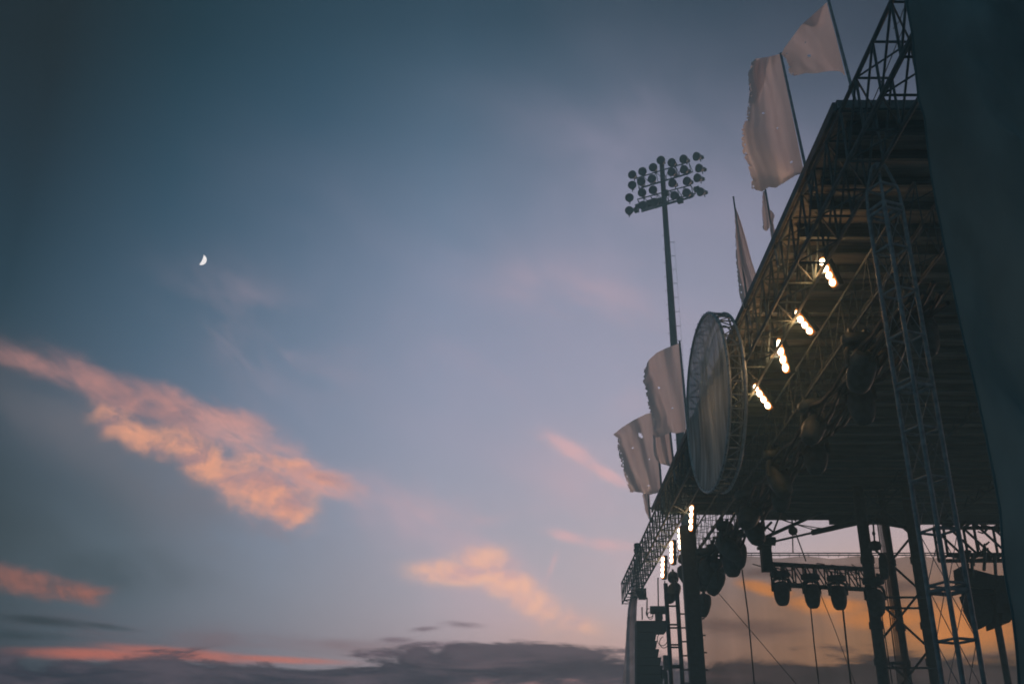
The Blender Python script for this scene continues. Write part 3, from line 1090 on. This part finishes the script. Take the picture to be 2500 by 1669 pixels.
zt = t_l.z
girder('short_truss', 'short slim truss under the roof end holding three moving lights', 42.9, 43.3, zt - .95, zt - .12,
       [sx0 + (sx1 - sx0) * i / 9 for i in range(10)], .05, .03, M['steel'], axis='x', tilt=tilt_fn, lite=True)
mess = MB()
for i in range(10):                               # loose cable lying along the short truss
    k = random.random()
    c = Vector((sx0 + (sx1 - sx0) * k, 43.1 + k, zt - random.choice((.1, .15, .9))))
    pts = [c + Vector((random.uniform(-.5, .5) + (j - 2) * .22, 0, random.uniform(-.14, .12) - (.25 if j in (1, 2, 3) and i % 3 == 0 else 0))) for j in range(6)]
    mess.path(pts, .022, 5)
tag(mess.build('cable_loops', M['rubber'], loc=(sx0, 43, zt)), 'loose black cable looped along the short truss', 'cable')
cs = at_y(K7(597, 500), 42.6)
ch_ = thing('control_box', cs - Vector((0, 0, 1)), 'upright black box hung at the left end of the short truss', 'equipment box')
MB().obox(cs, (.20, 0, 0), (0, .2, 0), (0, 0, .50)).build('cabinet', M['black'], ch_)
MB().obox(cs + Vector((-.04, 0, .46)), (.25, 0, 0), (0, .23, 0), (0, 0, .055)).build('lid', M['black'], ch_)
MB().obox(cs + Vector((.02, -.21, -.06)), (.15, 0, 0), (0, .012, 0), (0, 0, .38)).build('panel', M['speaker'], ch_)
for z, lab in (((708, 590), 'leftmost of three oval moving lights hanging in a row from the short truss'),
               ((966, 612), 'middle of three oval moving lights hanging in a row from the short truss'),
               ((1190, 625), 'rightmost of three oval moving lights hanging in a row from the short truss')):
    p = at_y(K7(*z), 43.2)
    head(p, lab, sc=1.12, rz=random.uniform(-.15, .15))
head(at_y(K7(1500, 640), 39.2), 'moving light strapped to the leftmost upstage column', sc=1.15)
# lights hung from the inner girder
vis = [((1748, 1362), 8.0, .5, -.55, 'fat tilted moving light, clear against the wing scrim'),
       ((1716, 1418), 8.0, .25, -.3, 'tilted moving light just left of the fat one, partly before the far column'),
       ((1643, 1398), 7.15, .5, .5, 'moving light hanging beside the ladder of the far column'),
       ((1668, 1352), 7.4, -.4, .2, 'moving light close above the one beside the ladder'),
       ((1712, 1352), 7.7, .7, -.2, 'upturned moving light between the fat tilted one and the far column'),
       ((1738, 1322), 8.0, -.5, -.3, 'moving light half hidden just above the fat tilted one'),
       ((1800, 1290), 8.5, .1, -.4, 'moving light hanging right above the scrim top pipe')]
for p, X, tl, sw, lab in vis:
    w = at_x(p, X)
    head(w, lab, rz=R(80), tilt=tl, swing=sw * .6, sc=1.14)
k = 0
for y in [19.6 + 2.05 * i for i in range(12)]:
    X = 7.7 if k % 2 else 8.28
    head(Vector((X, y, ZL(9.92))), 'dark moving light in the shadowed row under the inner girder', rz=random.uniform(-1, 1), tilt=random.uniform(-.9, .9), sc=random.uniform(1.05, 1.3))
    k += 1
# dark truss-mounted follow pods that fill the row where it meets the scrim
for p, X, s_, lab in (((1842, 1150), 9.3, 1.25, 'bulky dark moving light at the inner end of the row, by the diagonal brace'),
                      ((1808, 1195), 9.0, 1.25, 'bulky dark moving light second from the diagonal brace'),
                      ((1764, 1290), 8.4, 1.15, 'moving light hanging between the scrim pipe and the far column')):
    head(at_x(p, X), lab, rz=R(60), tilt=-.5, swing=-.35, sc=s_)
# bundle of cable and drape along the inner girder
bun = MB()
for i in range(9):
    x = 7.6 + .1 * i
    pts = [Vector((x + .1 * mnoise.noise((i, j * .4, 0)), 18.5 + j * 1.0, ZL(9.98) - .35 - .35 * abs(math.sin(j * .9 + i)) - .1 * i % .3)) for j in range(27)]
    bun.path(pts, .05, 6)
tag(bun.build('cable_swags', M['rubber'], loc=(8, 18.5, ZL(9.6)), smooth=True), 'thick black cable swags slung beneath the inner girder', 'cable')

# ------------------------------------------------------------------ upstage columns and braces
UY = 40.0


def colx(z, y=UY):
    return at_y(K8(*z), y).x


ct = thing('column_tower', (14.3, UY, 0), 'braced trio of thick dark columns rising to the roof end', 'tower')
for x, r_, yy in ((13.36, .22, UY), (14.42, .14, UY + .5), (15.25, .23, UY)):
    m = MB()
    m.tube((x, yy, 0), (x, yy, RZ - .4), r_, n=14)
    for zz in (3.5, 6.9, 8.2, 10.6):
        m.lathe([(r_ + .04, -.12), (r_ + .04, .12)], (x, yy, zz), (0, 0, 1), 14)
    m.build('column', M['black'], ct, smooth=True)
for i in range(6):
    z0 = 1.2 + i * 2.1
    m = MB()
    m.tube((13.36, UY + .3, z0), (15.25, UY + .3, z0 + 1.95), .045, n=6)
    m.tube((15.25, UY + .36, z0), (13.36, UY + .36, z0 + 1.95), .045, n=6)
    m.build('cross_brace', M['steel'], ct, smooth=True)
for zz in (9.16, 8.77, 6.66, 4.6, 12.9):
    MB().tube((13.36, UY - .28, zz), (15.25, UY - .28, zz), .04, n=6).build('crossbar', M['steel'], ct, smooth=True)

cb = thing('cable_bundle', (13.9, 39.4, 2), 'bundle of thin parallel cables running down between the upstage columns', 'cable')
for i in range(9):
    a = at_y(K8(312 + i * 7.5, 150), 39.3)
    b = at_y(K8(478 + i * 9.5, 1420), 39.3)
    d = (b - a)
    MB().path([a, a + d * .5 + Vector((random.uniform(-.02, .02), 0, 0)), b + d * .25], .014, 5).build('cable', M['rubber'], cb)
for z in ((443, 915), (510, 1388)):
    c = at_y(K8(*z), 39.2)
    MB().obox(c, (.30, 0, 0), (0, .03, 0), (0, 0, .05)).build('tie_bar', M['black'], cb)
for pts, lab in (([(232, 180), (300, 700), (360, 980), (450, 1568)], 'single dark cable hanging just right of the leftmost upstage column'),
                 ([(545, 1060), (570, 1300), (560, 1470), (580, 1600)], 'loose cable curling beside the middle upstage column')):
    tag(MB().path([at_y(K8(*p), 39.0) for p in pts], .02, 5).build('hanging_cable', M['rubber'], loc=at_y(K8(*pts[-1]), 39.0)), lab, 'cable')

# hoist hung beside the leftmost column
hp = at_y(K8(300, 390), 39.0)
ho = thing('chain_hoist', hp, 'chain hoist hanging on its hook beside the leftmost upstage column', 'hoist')
MB().lathe([(.06, -.2), (.16, -.17), (.2, 0), (.16, .17), (.06, .2)], hp, (1, .3, .12), 14).build('motor', M['black'], ho, smooth=True)
cm = MB()
top = at_y(K8(283, 160), 39.0)
for i in range(12):
    c = hp.lerp(top, .15 + .8 * i / 12)
    cm.lathe([(.02, -.06), (.035, -.03), (.035, .03), (.02, .06)], c, (0, 0, 1), 6, .5 if i % 2 else 1)
cm.lathe([(.04, -.07), (.07, 0), (.04, .07)], at_y(K8(290, 285), 39.0), (0, 0, 1), 10)
cm.build('chain', M['steel'], ho, smooth=True)
bg_ = at_y(K8(375, 560), 39.0)
MB().lathe([(.06, -.5), (.15, -.42), (.18, -.1), (.17, .25), (.11, .4), (.05, .45)], bg_, (.05, 0, 1), 14, .8).build('chain_bag', M['black'], ho, smooth=True)

# diagonal braces under the roof end
dg = thing('diagonal_brace', at_y(K7(600, 315), 42.6), 'thick diagonal tube brace rising to the roof end', 'brace')
MB().tube(at_y(K7(560, 330), 42.6), at_y(K7(1090, 92), 44.4), .075, n=12).build('tube', M['black'], dg, smooth=True)
m = MB()
m.tube(at_y(K7(740, 100), 43.5), at_y(K7(850, 178), 43.6), .035, n=8)
m.tube(at_y(K7(660, 265), 42.9), at_y(K7(722, 98), 43.9), .04, n=8)
m.tube(at_y(K7(600, 230), 42.9), at_y(K7(660, 275), 42.9), .04, n=8)
m.tube(at_y(K7(530, 300), 42.7), at_y(K7(640, 190), 43.2), .055, n=8)
m.build('strut', M['black'], dg, smooth=True)
tb = thing('telescopic_brace', at_y(K7(670, 350), 42.0), 'telescopic arm, thin then thick, running to the upstage columns', 'brace')
MB().tube(at_y(K7(640, 358), 42.0), at_y(K7(1000, 276), 41.4), .045, n=10).build('inner_tube', M['steel'], tb, smooth=True)
MB().tube(at_y(K7(985, 279), 41.4), at_y(K7(1420, 180), 40.3), .105, n=12).build('outer_sleeve', M['black'], tb, smooth=True)
MB().tube(at_y(K7(1420, 165), 40.3), at_y(K7(1830, 235), 40.3), .09, n=12).build('far_arm', M['black'], tb, smooth=True)
pdn = thing('winch_drum', at_y(K7(575, 345), 42.0), 'stubby dark winch cylinder at the foot of the braces', 'winch')
MB().tube(at_y(K7(478, 335), 42.0), at_y(K7(672, 352), 42.0), .175, n=16).build('drum', M['black'], pdn, smooth=True)
MB().tube(at_y(K7(478, 335), 42.0), at_y(K7(530, 342), 42.0), .21, n=16).build('flange', M['black'], pdn, smooth=True)
# pulley and ropes
pl = thing('pulley', at_y(K7(824, 262), 43.4), 'small pulley block on a wire below the diagonal brace', 'pulley')
MB().lathe([(.1, -.06), (.19, -.03), (.19, .03), (.1, .06)], at_y(K7(824, 262), 43.4), (.2, 1, 0), 12).build('block', M['black'], pl, smooth=True)
m = MB()
m.tube(at_y(K7(815, 165), 43.4), at_y(K7(824, 250), 43.4), .03, n=6)
m.tube(at_y(K7(820, 270), 43.4), at_y(K7(824, 450), 43.4), .025, n=6)
m.tube(at_y(K7(836, 252), 43.4), at_y(K7(935, 520), 43.4), .025, n=6)
m.build('wire', M['rubber'], pl)
for i, (pts, lab) in enumerate((([(705, 160), (840, 205), (1000, 252), (1060, 240)], 'lower of two slack wires strung below the roof end'),
                                ([(708, 158), (860, 208), (1040, 238), (1200, 248), (1360, 215)], 'longer upper slack wire strung below the roof end'))):
    tag(MB().path([at_y(K7(*p), 43.0) for p in pts], .022, 5).build('slack_wire', M['rubber'], loc=at_y(K7(*pts[0]), 43.0)), lab, 'wire')

# ------------------------------------------------------------------ wing scrim with its pipes and ropes
SY = 46.0
zt_s = at_y(K7(900, 486), SY).z
sc = thing('wing_scrim', (16, SY, 0), 'see-through brown scrim closing the far stage wing, sunset glowing through', 'scrim')
m = MB()
nx, nz = 110, 40
x0, x1 = 7.55, 27.0
for j in range(nz + 1):
    for i in range(nx + 1):
        x = x0 + (x1 - x0) * i / nx
        z = 0.2 + (zt_s - .2) * j / nz
        sag = .05 * math.sin(x * 2.6) * (1 if j == nz else 0)
        yy = SY + .10 * mnoise.noise((x * .9, z * .12, 2)) + .05 * mnoise.noise((x * 2.6, z * .2, 9))
        m.v.append(Vector((x, yy, z + sag)))
for j in range(nz):
    for i in range(nx):
        a = j * (nx + 1) + i
        m.f.append((a, a + 1, a + nx + 2, a + nx + 1))
m.build('scrim_cloth', M['scrim'], sc, smooth=True)
for yz, r_ in ((456, .026), (474, .024)):
    z = at_y(K7(900, yz), SY).z
    MB().tube((7.6, SY - .1, z), (27, SY - .1, z), r_, n=8).build('top_pipe', M['steel'], sc, smooth=True)
for i in range(46):
    x = 7.8 + i * .42
    MB().tube((x, SY - .08, zt_s - .03), (x + random.uniform(-.08, .08), SY - .1, zt_s + .16), .012, n=5).build('lashing', M['rubber'], sc)
ropes = [(K7(378, 510), K7(440, 960), K7(495, 1568), .028, 'dark rope hanging left of the three oval lights'),
         (K7(160, 758), K7(450, 1095), K7(830, 1540), .014, 'thin slanting guy rope crossing the left of the scrim'),
         (K7(975, 920), K7(1005, 1230), K7(1045, 1568), .026, 'dark rope falling below the middle oval light'),
         (K7(1035, 745), K7(1165, 1060), K7(1345, 1540), .014, 'thin slanting guy rope beside the middle oval light'),
         (K7(1248, 920), K7(1280, 1220), K7(1318, 1568), .036, 'thickest dark rope falling below the rightmost oval light')]
for a, b, c, r_, lab in ropes:
    pa, pb, pc = at_y(a, 44.6), at_y(b, 44.6), at_y(c, 44.6)
    pts = [pa, pa.lerp(pb, .5), pb, pb.lerp(pc, .5), pc, pc + (pc - pb) * 1.0]
    tag(MB().path(pts, r_, 6).build('rope', M['rubber'], loc=pc), lab, 'rope')

# ------------------------------------------------------------------ far front tower with ladder
FY = 42.5
xa, xb = at_y(K6(640, 1300), FY).x, at_y(K6(750, 1300), FY).x
ft = thing('front_tower', ((xa + xb) / 2, FY, 0), 'thick dark far column with a ladder on its left side', 'tower')
m = MB()
m.obox(((xa + xb) / 2, FY, (ZL(10.8)) / 2), ((xb - xa) / 2, 0, 0), (0, .28, 0), (0, 0, ZL(10.8) / 2))
m.build('column', M['black'], ft)
for sgn in (-1, 1):
    MB().obox(((xa + xb) / 2 + sgn * ((xb - xa) / 2 + .012), FY - .2, ZL(10.8) / 2), (.02, 0, 0), (0, .06, 0), (0, 0, ZL(10.8) / 2 - .02)).build('edge_strip', M['steel'], ft)
l1, l2 = at_y(K6(495, 1300), FY).x, at_y(K6(582, 1300), FY).x
for x in (l1, l2):
    MB().tube((x, FY, 0), (x, FY, at_y(K6(560, 780), FY).z), .085, n=8).build('ladder_post', M['steel'], ft, smooth=True)
for zy in (1105, 1130, 1262, 1282, 1425, 1440, 960, 860):
    z = at_y(K6(540, zy), FY).z
    MB().tube((l1, FY - .1, z), (l2, FY - .1, z), .035, n=6).build('rung', M['steel'], ft, smooth=True)
for zy in (1020, 1128, 1236, 1346, 1456, 1560):
    z = at_y(K6(610, zy), FY).z
    MB().tube((l2, FY - .05, z), (xa, FY - .05, z), .03, n=6).build('rung', M['steel'], ft, smooth=True)
m = MB()
for zy in (1055, 1185, 1320, 1455):
    z = at_y(K6(745, zy), FY).z
    m.tube((xb, FY, z), (xb + .18, FY, z), .03, n=6)
m.build('step_pegs', M['steel'], ft)
# speaker array on the far wing
ay = 54.0
pa_t = at_y(K6(360, 1068), ay)
arr = thing('speaker_array', Vector((pa_t.x, ay, 2)), 'hanging column of black speakers beside the patched wing banner', 'loudspeaker')
prof = [(1068, 238, 478, 0), (1160, 238, 395, 0), (1225, 238, 400, 0), (1290, 238, 415, 0), (1355, 238, 432, 0), (1420, 238, 445, 0), (1490, 238, 452, 0), (1560, 238, 455, 0), (1640, 238, 455, 0)]
for (ya, xl, xr, _), (yb, _, _, _) in zip(prof, prof[1:]):
    tl, tr, bl, br_ = at_y(K6(xl, ya + 2), ay), at_y(K6(xr, ya + 2), ay), at_y(K6(xl + 2, yb - 2), ay), at_y(K6(xr - 10, yb - 2), ay)
    d = Vector((0, .9, 0))
    cab = MB()
    cab.add([tl, tr, br_, bl, tl + d, tr + d, br_ + d, bl + d], [(0, 1, 2, 3), (7, 6, 5, 4), (0, 4, 5, 1), (1, 5, 6, 2), (2, 6, 7, 3), (3, 7, 4, 0)])
    cab.build('speaker_cabinet', M['speaker'], arr)
MB().tube(at_y(K6(345, 988), ay), at_y(K6(480, 988), ay), .2, n=14).build('hoist_motor', M['black'], arr, smooth=True)
MB().obox(at_y(K6(412, 1040), ay), (.17, 0, 0), (0, .2, 0), (0, 0, .16)).build('fly_frame', M['black'], arr)
m = MB()
for p0, p1 in (((405, 735), (408, 955)), ((458, 760), (460, 850)), ((320, 890), (318, 1030)), ((280, 965), (282, 1062))):
    m.tube(at_y(K6(*p0), ay), at_y(K6(*p1), ay), .035, n=5)
m.build('chain', M['steel'], arr)
for cx_, cy_, rx_ in ((340, 1010, 28), (345, 1030, 22), (440, 1215, 40), (452, 1240, 34)):
    MB().path([at_y(K6(cx_ + rx_ * math.cos(w * .35), cy_ + rx_ * 1.3 * math.sin(w * .35)), ay - .3) for w in range(14)], .02, 5).build('cable_loop', M['rubber'], arr)
m = MB()
m.obox(at_y(K6(466, 1400), ay - 1), (.11, 0, 0), (0, .1, 0), (0, 0, .34))
m.obox(at_y(K6(452, 1490), ay - 1), (.13, 0, 0), (0, .1, 0), (0, 0, .2))
m.obox(at_y(K6(470, 1560), ay - 1), (.08, 0, 0), (0, .1, 0), (0, 0, .5))
m.build('amplifier', M['black'], arr)
# spot pods on the far wing
for i, (p, lab) in enumerate(((K6(282, 862), 'boxy dark spotlight on the far girder end, right of the patched banner'),)):
    c = at_y(p, 57)
    t = thing('wing_spotlight', c, lab, 'stage light')
    MB().obox(c, (.2, 0, 0), (0, .2, 0), (0, 0, .27)).lathe([(.19, -.1), (.22, .2)], c + Vector((-.1, -.25, .05)), (-.3, -1, -.2), 14).build('body', M['black'], t)
    MB().obox(c + Vector((0, 0, .42)), (.05, 0, 0), (0, .05, 0), (0, 0, .18)).build('bracket', M['steel'], t)

# ------------------------------------------------------------------ near lattice tower under the roof corner
TY = 17.0
tx = at_y(K8(1055, 1568), TY).x
ang = R(23)
ca, sa = math.cos(ang), math.sin(ang)
hw = .21
tw = thing('lattice_tower', (tx, TY, 0), 'slim aluminium lattice tower standing under the near roof corner', 'tower')


def tc_(i, j, z, s=1.0):
    a, b = i * hw * s, j * hw * s
    return Vector((tx + a * ca - b * sa, TY + a * sa + b * ca, z))


z_top = at_y(K3(735, 350), TY).z
cor = [(-1, -1), (1, -1), (1, 1), (-1, 1)]
for i, j in cor:
    MB().tube(tc_(i, j, 0), tc_(i, j, z_top), .040, n=10).build('leg', M['alu'], tw, smooth=True)
zz = z_top
bay = 0.0
k = 0
marks = [z_top]
while marks[-1] > .6:
    marks.append(marks[-1] - .86)
for k, z in enumerate(marks):
    m = MB()
    for (i, j), (i2, j2) in zip(cor, cor[1:] + cor[:1]):
        m.tube(tc_(i, j, z), tc_(i2, j2, z), .022, n=6)
        if k % 4 == 0:
            m.tube(tc_(i, j, z - .10), tc_(i2, j2, z - .10), .034, n=6)
        z2 = marks[k + 1] if k + 1 < len(marks) else z - .4
        if (i + j + k) % 2 or True:
            m.tube(tc_(i, j, z) if k % 2 else tc_(i2, j2, z), (tc_(i2, j2, z2) if k % 2 else tc_(i, j, z2)), .0075, n=5)
    m.build('lacing', M['alu'], tw, smooth=True)
m = MB()
for i, j in cor:
    m.path([tc_(i, j, z_top), tc_(i, j, z_top + .35, .95), tc_(i, j, z_top + .95, .38)], .03, 8)
for (i, j), (i2, j2) in zip(cor, cor[1:] + cor[:1]):
    m.tube(tc_(i, j, z_top + .02), tc_(i2, j2, z_top + .02), .035, n=6)
    m.tube(tc_(i, j, z_top + .45, .85), tc_(i2, j2, z_top + .45, .85), .03, n=6)
    m.tube(tc_(i, j, z_top + .95, .38), tc_(i2, j2, z_top + .95, .38), .03, n=6)
m.build('tower_head', M['alu'], tw, smooth=True)

# ------------------------------------------------------------------ dark speaker cluster between the tower and the wrapped wing
cy_ = 33.0
cl = thing('fill_speakers', at_y(K8(1250, 1060), cy_), 'angled stack of black side speakers hung right of the lattice tower', 'loudspeaker')
for k, (pts) in enumerate([[(1040, 560), (1330, 640), (1330, 760), (1060, 740)], [(1080, 690), (1400, 640), (1400, 790), (1120, 800)], [(1090, 790), (1330, 760), (1310, 960), (1160, 980)],
                           [(1330, 640), (1560, 640), (1560, 960), (1340, 960)], [(1120, 900), (1330, 880), (1300, 1040), (1215, 1090)], [(1300, 900), (1400, 900), (1380, 1070), (1330, 1086)],
                           [(1390, 880), (1560, 880), (1450, 1040), (1395, 1042)]]):
    q = [at_y(K8(*p), cy_ + .15 * (k % 3)) for p in pts]
    d = Vector((0, .7, 0))
    MB().add(q + [a + d for a in q], [(0, 1, 2, 3), (7, 6, 5, 4), (0, 4, 5, 1), (1, 5, 6, 2), (2, 6, 7, 3), (3, 7, 4, 0)]) if False else None
    cab = MB()
    cab.add(q + [a + d for a in q], [(0, 1, 2, 3), (7, 6, 5, 4), (0, 4, 5, 1), (1, 5, 6, 2), (2, 6, 7, 3), (3, 7, 4, 0)])
    cab.build('speaker_cabinet', M['speaker'], cl)
m = MB()
for p0, p1 in (((1140, 560), (1130, 460)), ((1230, 600), (1240, 440)), ((1330, 640), (1320, 460)), ((1060, 600), (1110, 430)), ((1090, 640), (1090, 540)), ((1135, 660), (1125, 530))):
    m.tube(at_y(K8(*p0), cy_), at_y(K8(*p1), cy_), .05, n=6)
m.build('hanger', M['steel'], cl)
wl, wr = at_y(K8(1010, 150), 38.0), at_y(K8(1420, 150), 38.0)
girder('wing_truss', 'deep truss under the roof, seen dark between lattice tower and curtain', 38.0, 38.9, at_y(K8(1100, 470), 38).z, at_y(K8(1100, 185), 38).z,
       [wl.x - .6 + 1.1 * i for i in range(7)], .07, .05, M['black'], axis='x')
tg = thing('cable_tangle', at_y(K8(1200, 480), 37.6), 'dark tangle of cables along the deep truss beside the curtain', 'cable')
for i in range(16):
    a = K8(random.uniform(1000, 1330), random.uniform(180, 480))
    b = (a[0] + random.uniform(-22, 22), a[1] + random.uniform(-6, 30))
    MB().path([at_y(a, 37.6), at_y(((a[0] + b[0]) / 2 + random.uniform(-6, 6), (a[1] + b[1]) / 2 + 6), 37.6), at_y(b, 37.6)], random.uniform(.02, .06), 6).build('cable', M['rubber'], tg)
pst = thing('support_post', (at_y(K8(1390, 1300), 33.0).x, 33.0, 0), 'lone dark post below the angled side speakers', 'post')
x_ = at_y(K8(1390, 1300), 33.4).x
MB().tube((x_, 33.4, 0), (x_, 33.4, at_y(K8(1370, 1000), 33.4).z), .105, n=10).build('shaft', M['black'], pst, smooth=True)
MB().box((x_, 33.4, .02), (.5, .5, .04)).build('foot_plate', M['steel'], pst)

# ------------------------------------------------------------------ wrapped near wing: tall curtain of shade net
CYY = 12.2
edge = [(2075, -260), (2075, 0), (2092, 90), (2100, 170), (2106, 232), (2119, 262), (2140, 400), (2180, 620), (2214, 800), (2258, 1000), (2290, 1170), (2302, 1300), (2318, 1400), (2336, 1568), (2380, 2000)]
cu = thing('wing_curtain', (8, CYY, 0), 'tall slate curtain wrapping the near stage wing at the right picture edge', 'curtain')
ez = [at_y((x / .9396, y / .9396), CYY) for x, y in edge]
ez.sort(key=lambda v: v.z)


def edge_x(z):
    for a, b in zip(ez, ez[1:]):
        if a.z <= z <= b.z:
            return a.x + (b.x - a.x) * (z - a.z) / (b.z - a.z)
    return ez[0].x if z < ez[0].z else ez[-1].x


def drape(x, z):
    xe = edge_x(z)
    u = max(0.0, (x - xe) / (13.5 - xe))
    q = (x - 6) * 1.0 + (z - 9) * .35
    y = .9 * (abs(mnoise.noise((q * .42 + .3, z * .07, 1.5))) - .3) * 2 + .5 * abs(mnoise.noise((x * .55 - z * .42, z * .12, 6.5)))
    y += .10 * math.sin(x * 3.3 + 1.5 * mnoise.noise((x * .6, z * .16, 4))) + .10 * mnoise.noise((x * 3 - z * .8, z * .3, 8))
    y += .45 * mnoise.noise((x * .9 + z * .8, z * .25, 12)) + .05 * mnoise.noise((x * 5 + z * 2, z * 2.2, 3))
    return Vector((x, CYY + y * min(1.0, .12 + u * 5), z))


m = MB()
nx, nz = 110, 150
ztop = ez[-1].z
for j in range(nz + 1):
    z = .15 + (ztop - .15) * j / nz
    xe = edge_x(z)
    for i in range(nx + 1):
        m.v.append(drape(xe + (13.5 - xe) * i / nx, z))
for j in range(nz):
    for i in range(nx):
        a = j * (nx + 1) + i
        m.f.append((a, a + 1, a + nx + 2, a + nx + 1))
m.build('curtain_cloth', M['wrap'], cu, smooth=True)
zs = [.3 + (ztop - .4) * k / 90 for k in range(91)]
off = Vector((0, -.002, 0))
MB().path([drape(edge_x(z) + .02, z) + off for z in zs], .012, 6).build('hem', M['wrap'], cu, smooth=True)
MB().tube((5.9, CYY + .1, ztop), (13.6, CYY + .1, ztop), .05).build('top_bar', M['steel'], cu, smooth=True)

# ------------------------------------------------------------------ moon
MD = 3000.0
mc = EYEV + ray((494.5, 635.2)).normalized() * MD
vd = (mc - EYEV).normalized()
hx = (at_y((500, 623.5), MD) - at_y((489.5, 646.5), MD)).normalized()     # from horn to horn
hx = (hx - vd * hx.dot(vd)).normalized()
hb_ = vd.cross(hx).normalized()
if hb_.x < 0:
    hb_ = -hb_
MR = 12.6 / FPX * MD
mc = mc - hb_ * MR * .28
mm = MB()
na_, nb_ = 28, 10
for s, flat in ((1, 1.0), (-1, .2)):              # lit slice of the sphere, closed at the back
    k0 = len(mm.v)
    for i in range(na_ + 1):
        a = -1 + 2 * i / na_
        a = math.sin(a * math.pi / 2)
        c = math.sqrt(max(0, 1 - a * a))
        for j in range(nb_ + 1):
            b = c * (.20 + .80 * j / nb_)
            dpt = math.sqrt(max(0, 1 - a * a - b * b))
            mm.v.append(mc + hx * (a * MR) + hb_ * (b * MR) - vd * (dpt * MR * s * flat))
    for i in range(na_):
        for j in range(nb_):
            q = k0 + i * (nb_ + 1) + j
            mm.f.append((q, q + 1, q + nb_ + 2, q + nb_ + 1) if s > 0 else (q + nb_ + 1, q + nb_ + 2, q + 1, q))
tag(mm.build('moon', M['moon'], loc=mc, smooth=True), 'bright white crescent moon in the dusk sky', 'moon')

# ------------------------------------------------------------------ veil haze added to lift the dark tones and spread lamp glow
hz = MB().box((5, 40, 23.5), (130, 120, 49))
hm = bpy.data.materials.new('veil haze')
hm.use_nodes = True
for n_ in list(hm.node_tree.nodes):
    if n_.type != 'OUTPUT_MATERIAL':
        hm.node_tree.nodes.remove(n_)
pv = hm.node_tree.nodes.new('ShaderNodeVolumePrincipled')
pv.inputs['Color'].default_value = (0.52, 0.91, 1.0, 1)
pv.inputs['Density'].default_value = 0.0046
pv.inputs['Anisotropy'].default_value = 0.45
hm.node_tree.links.new(pv.outputs[0], [n_ for n_ in hm.node_tree.nodes if n_.type == 'OUTPUT_MATERIAL'][0].inputs['Volume'])
tag(hz.build('haze', hm), kind='stuff')
S.cycles.volume_bounces = 1
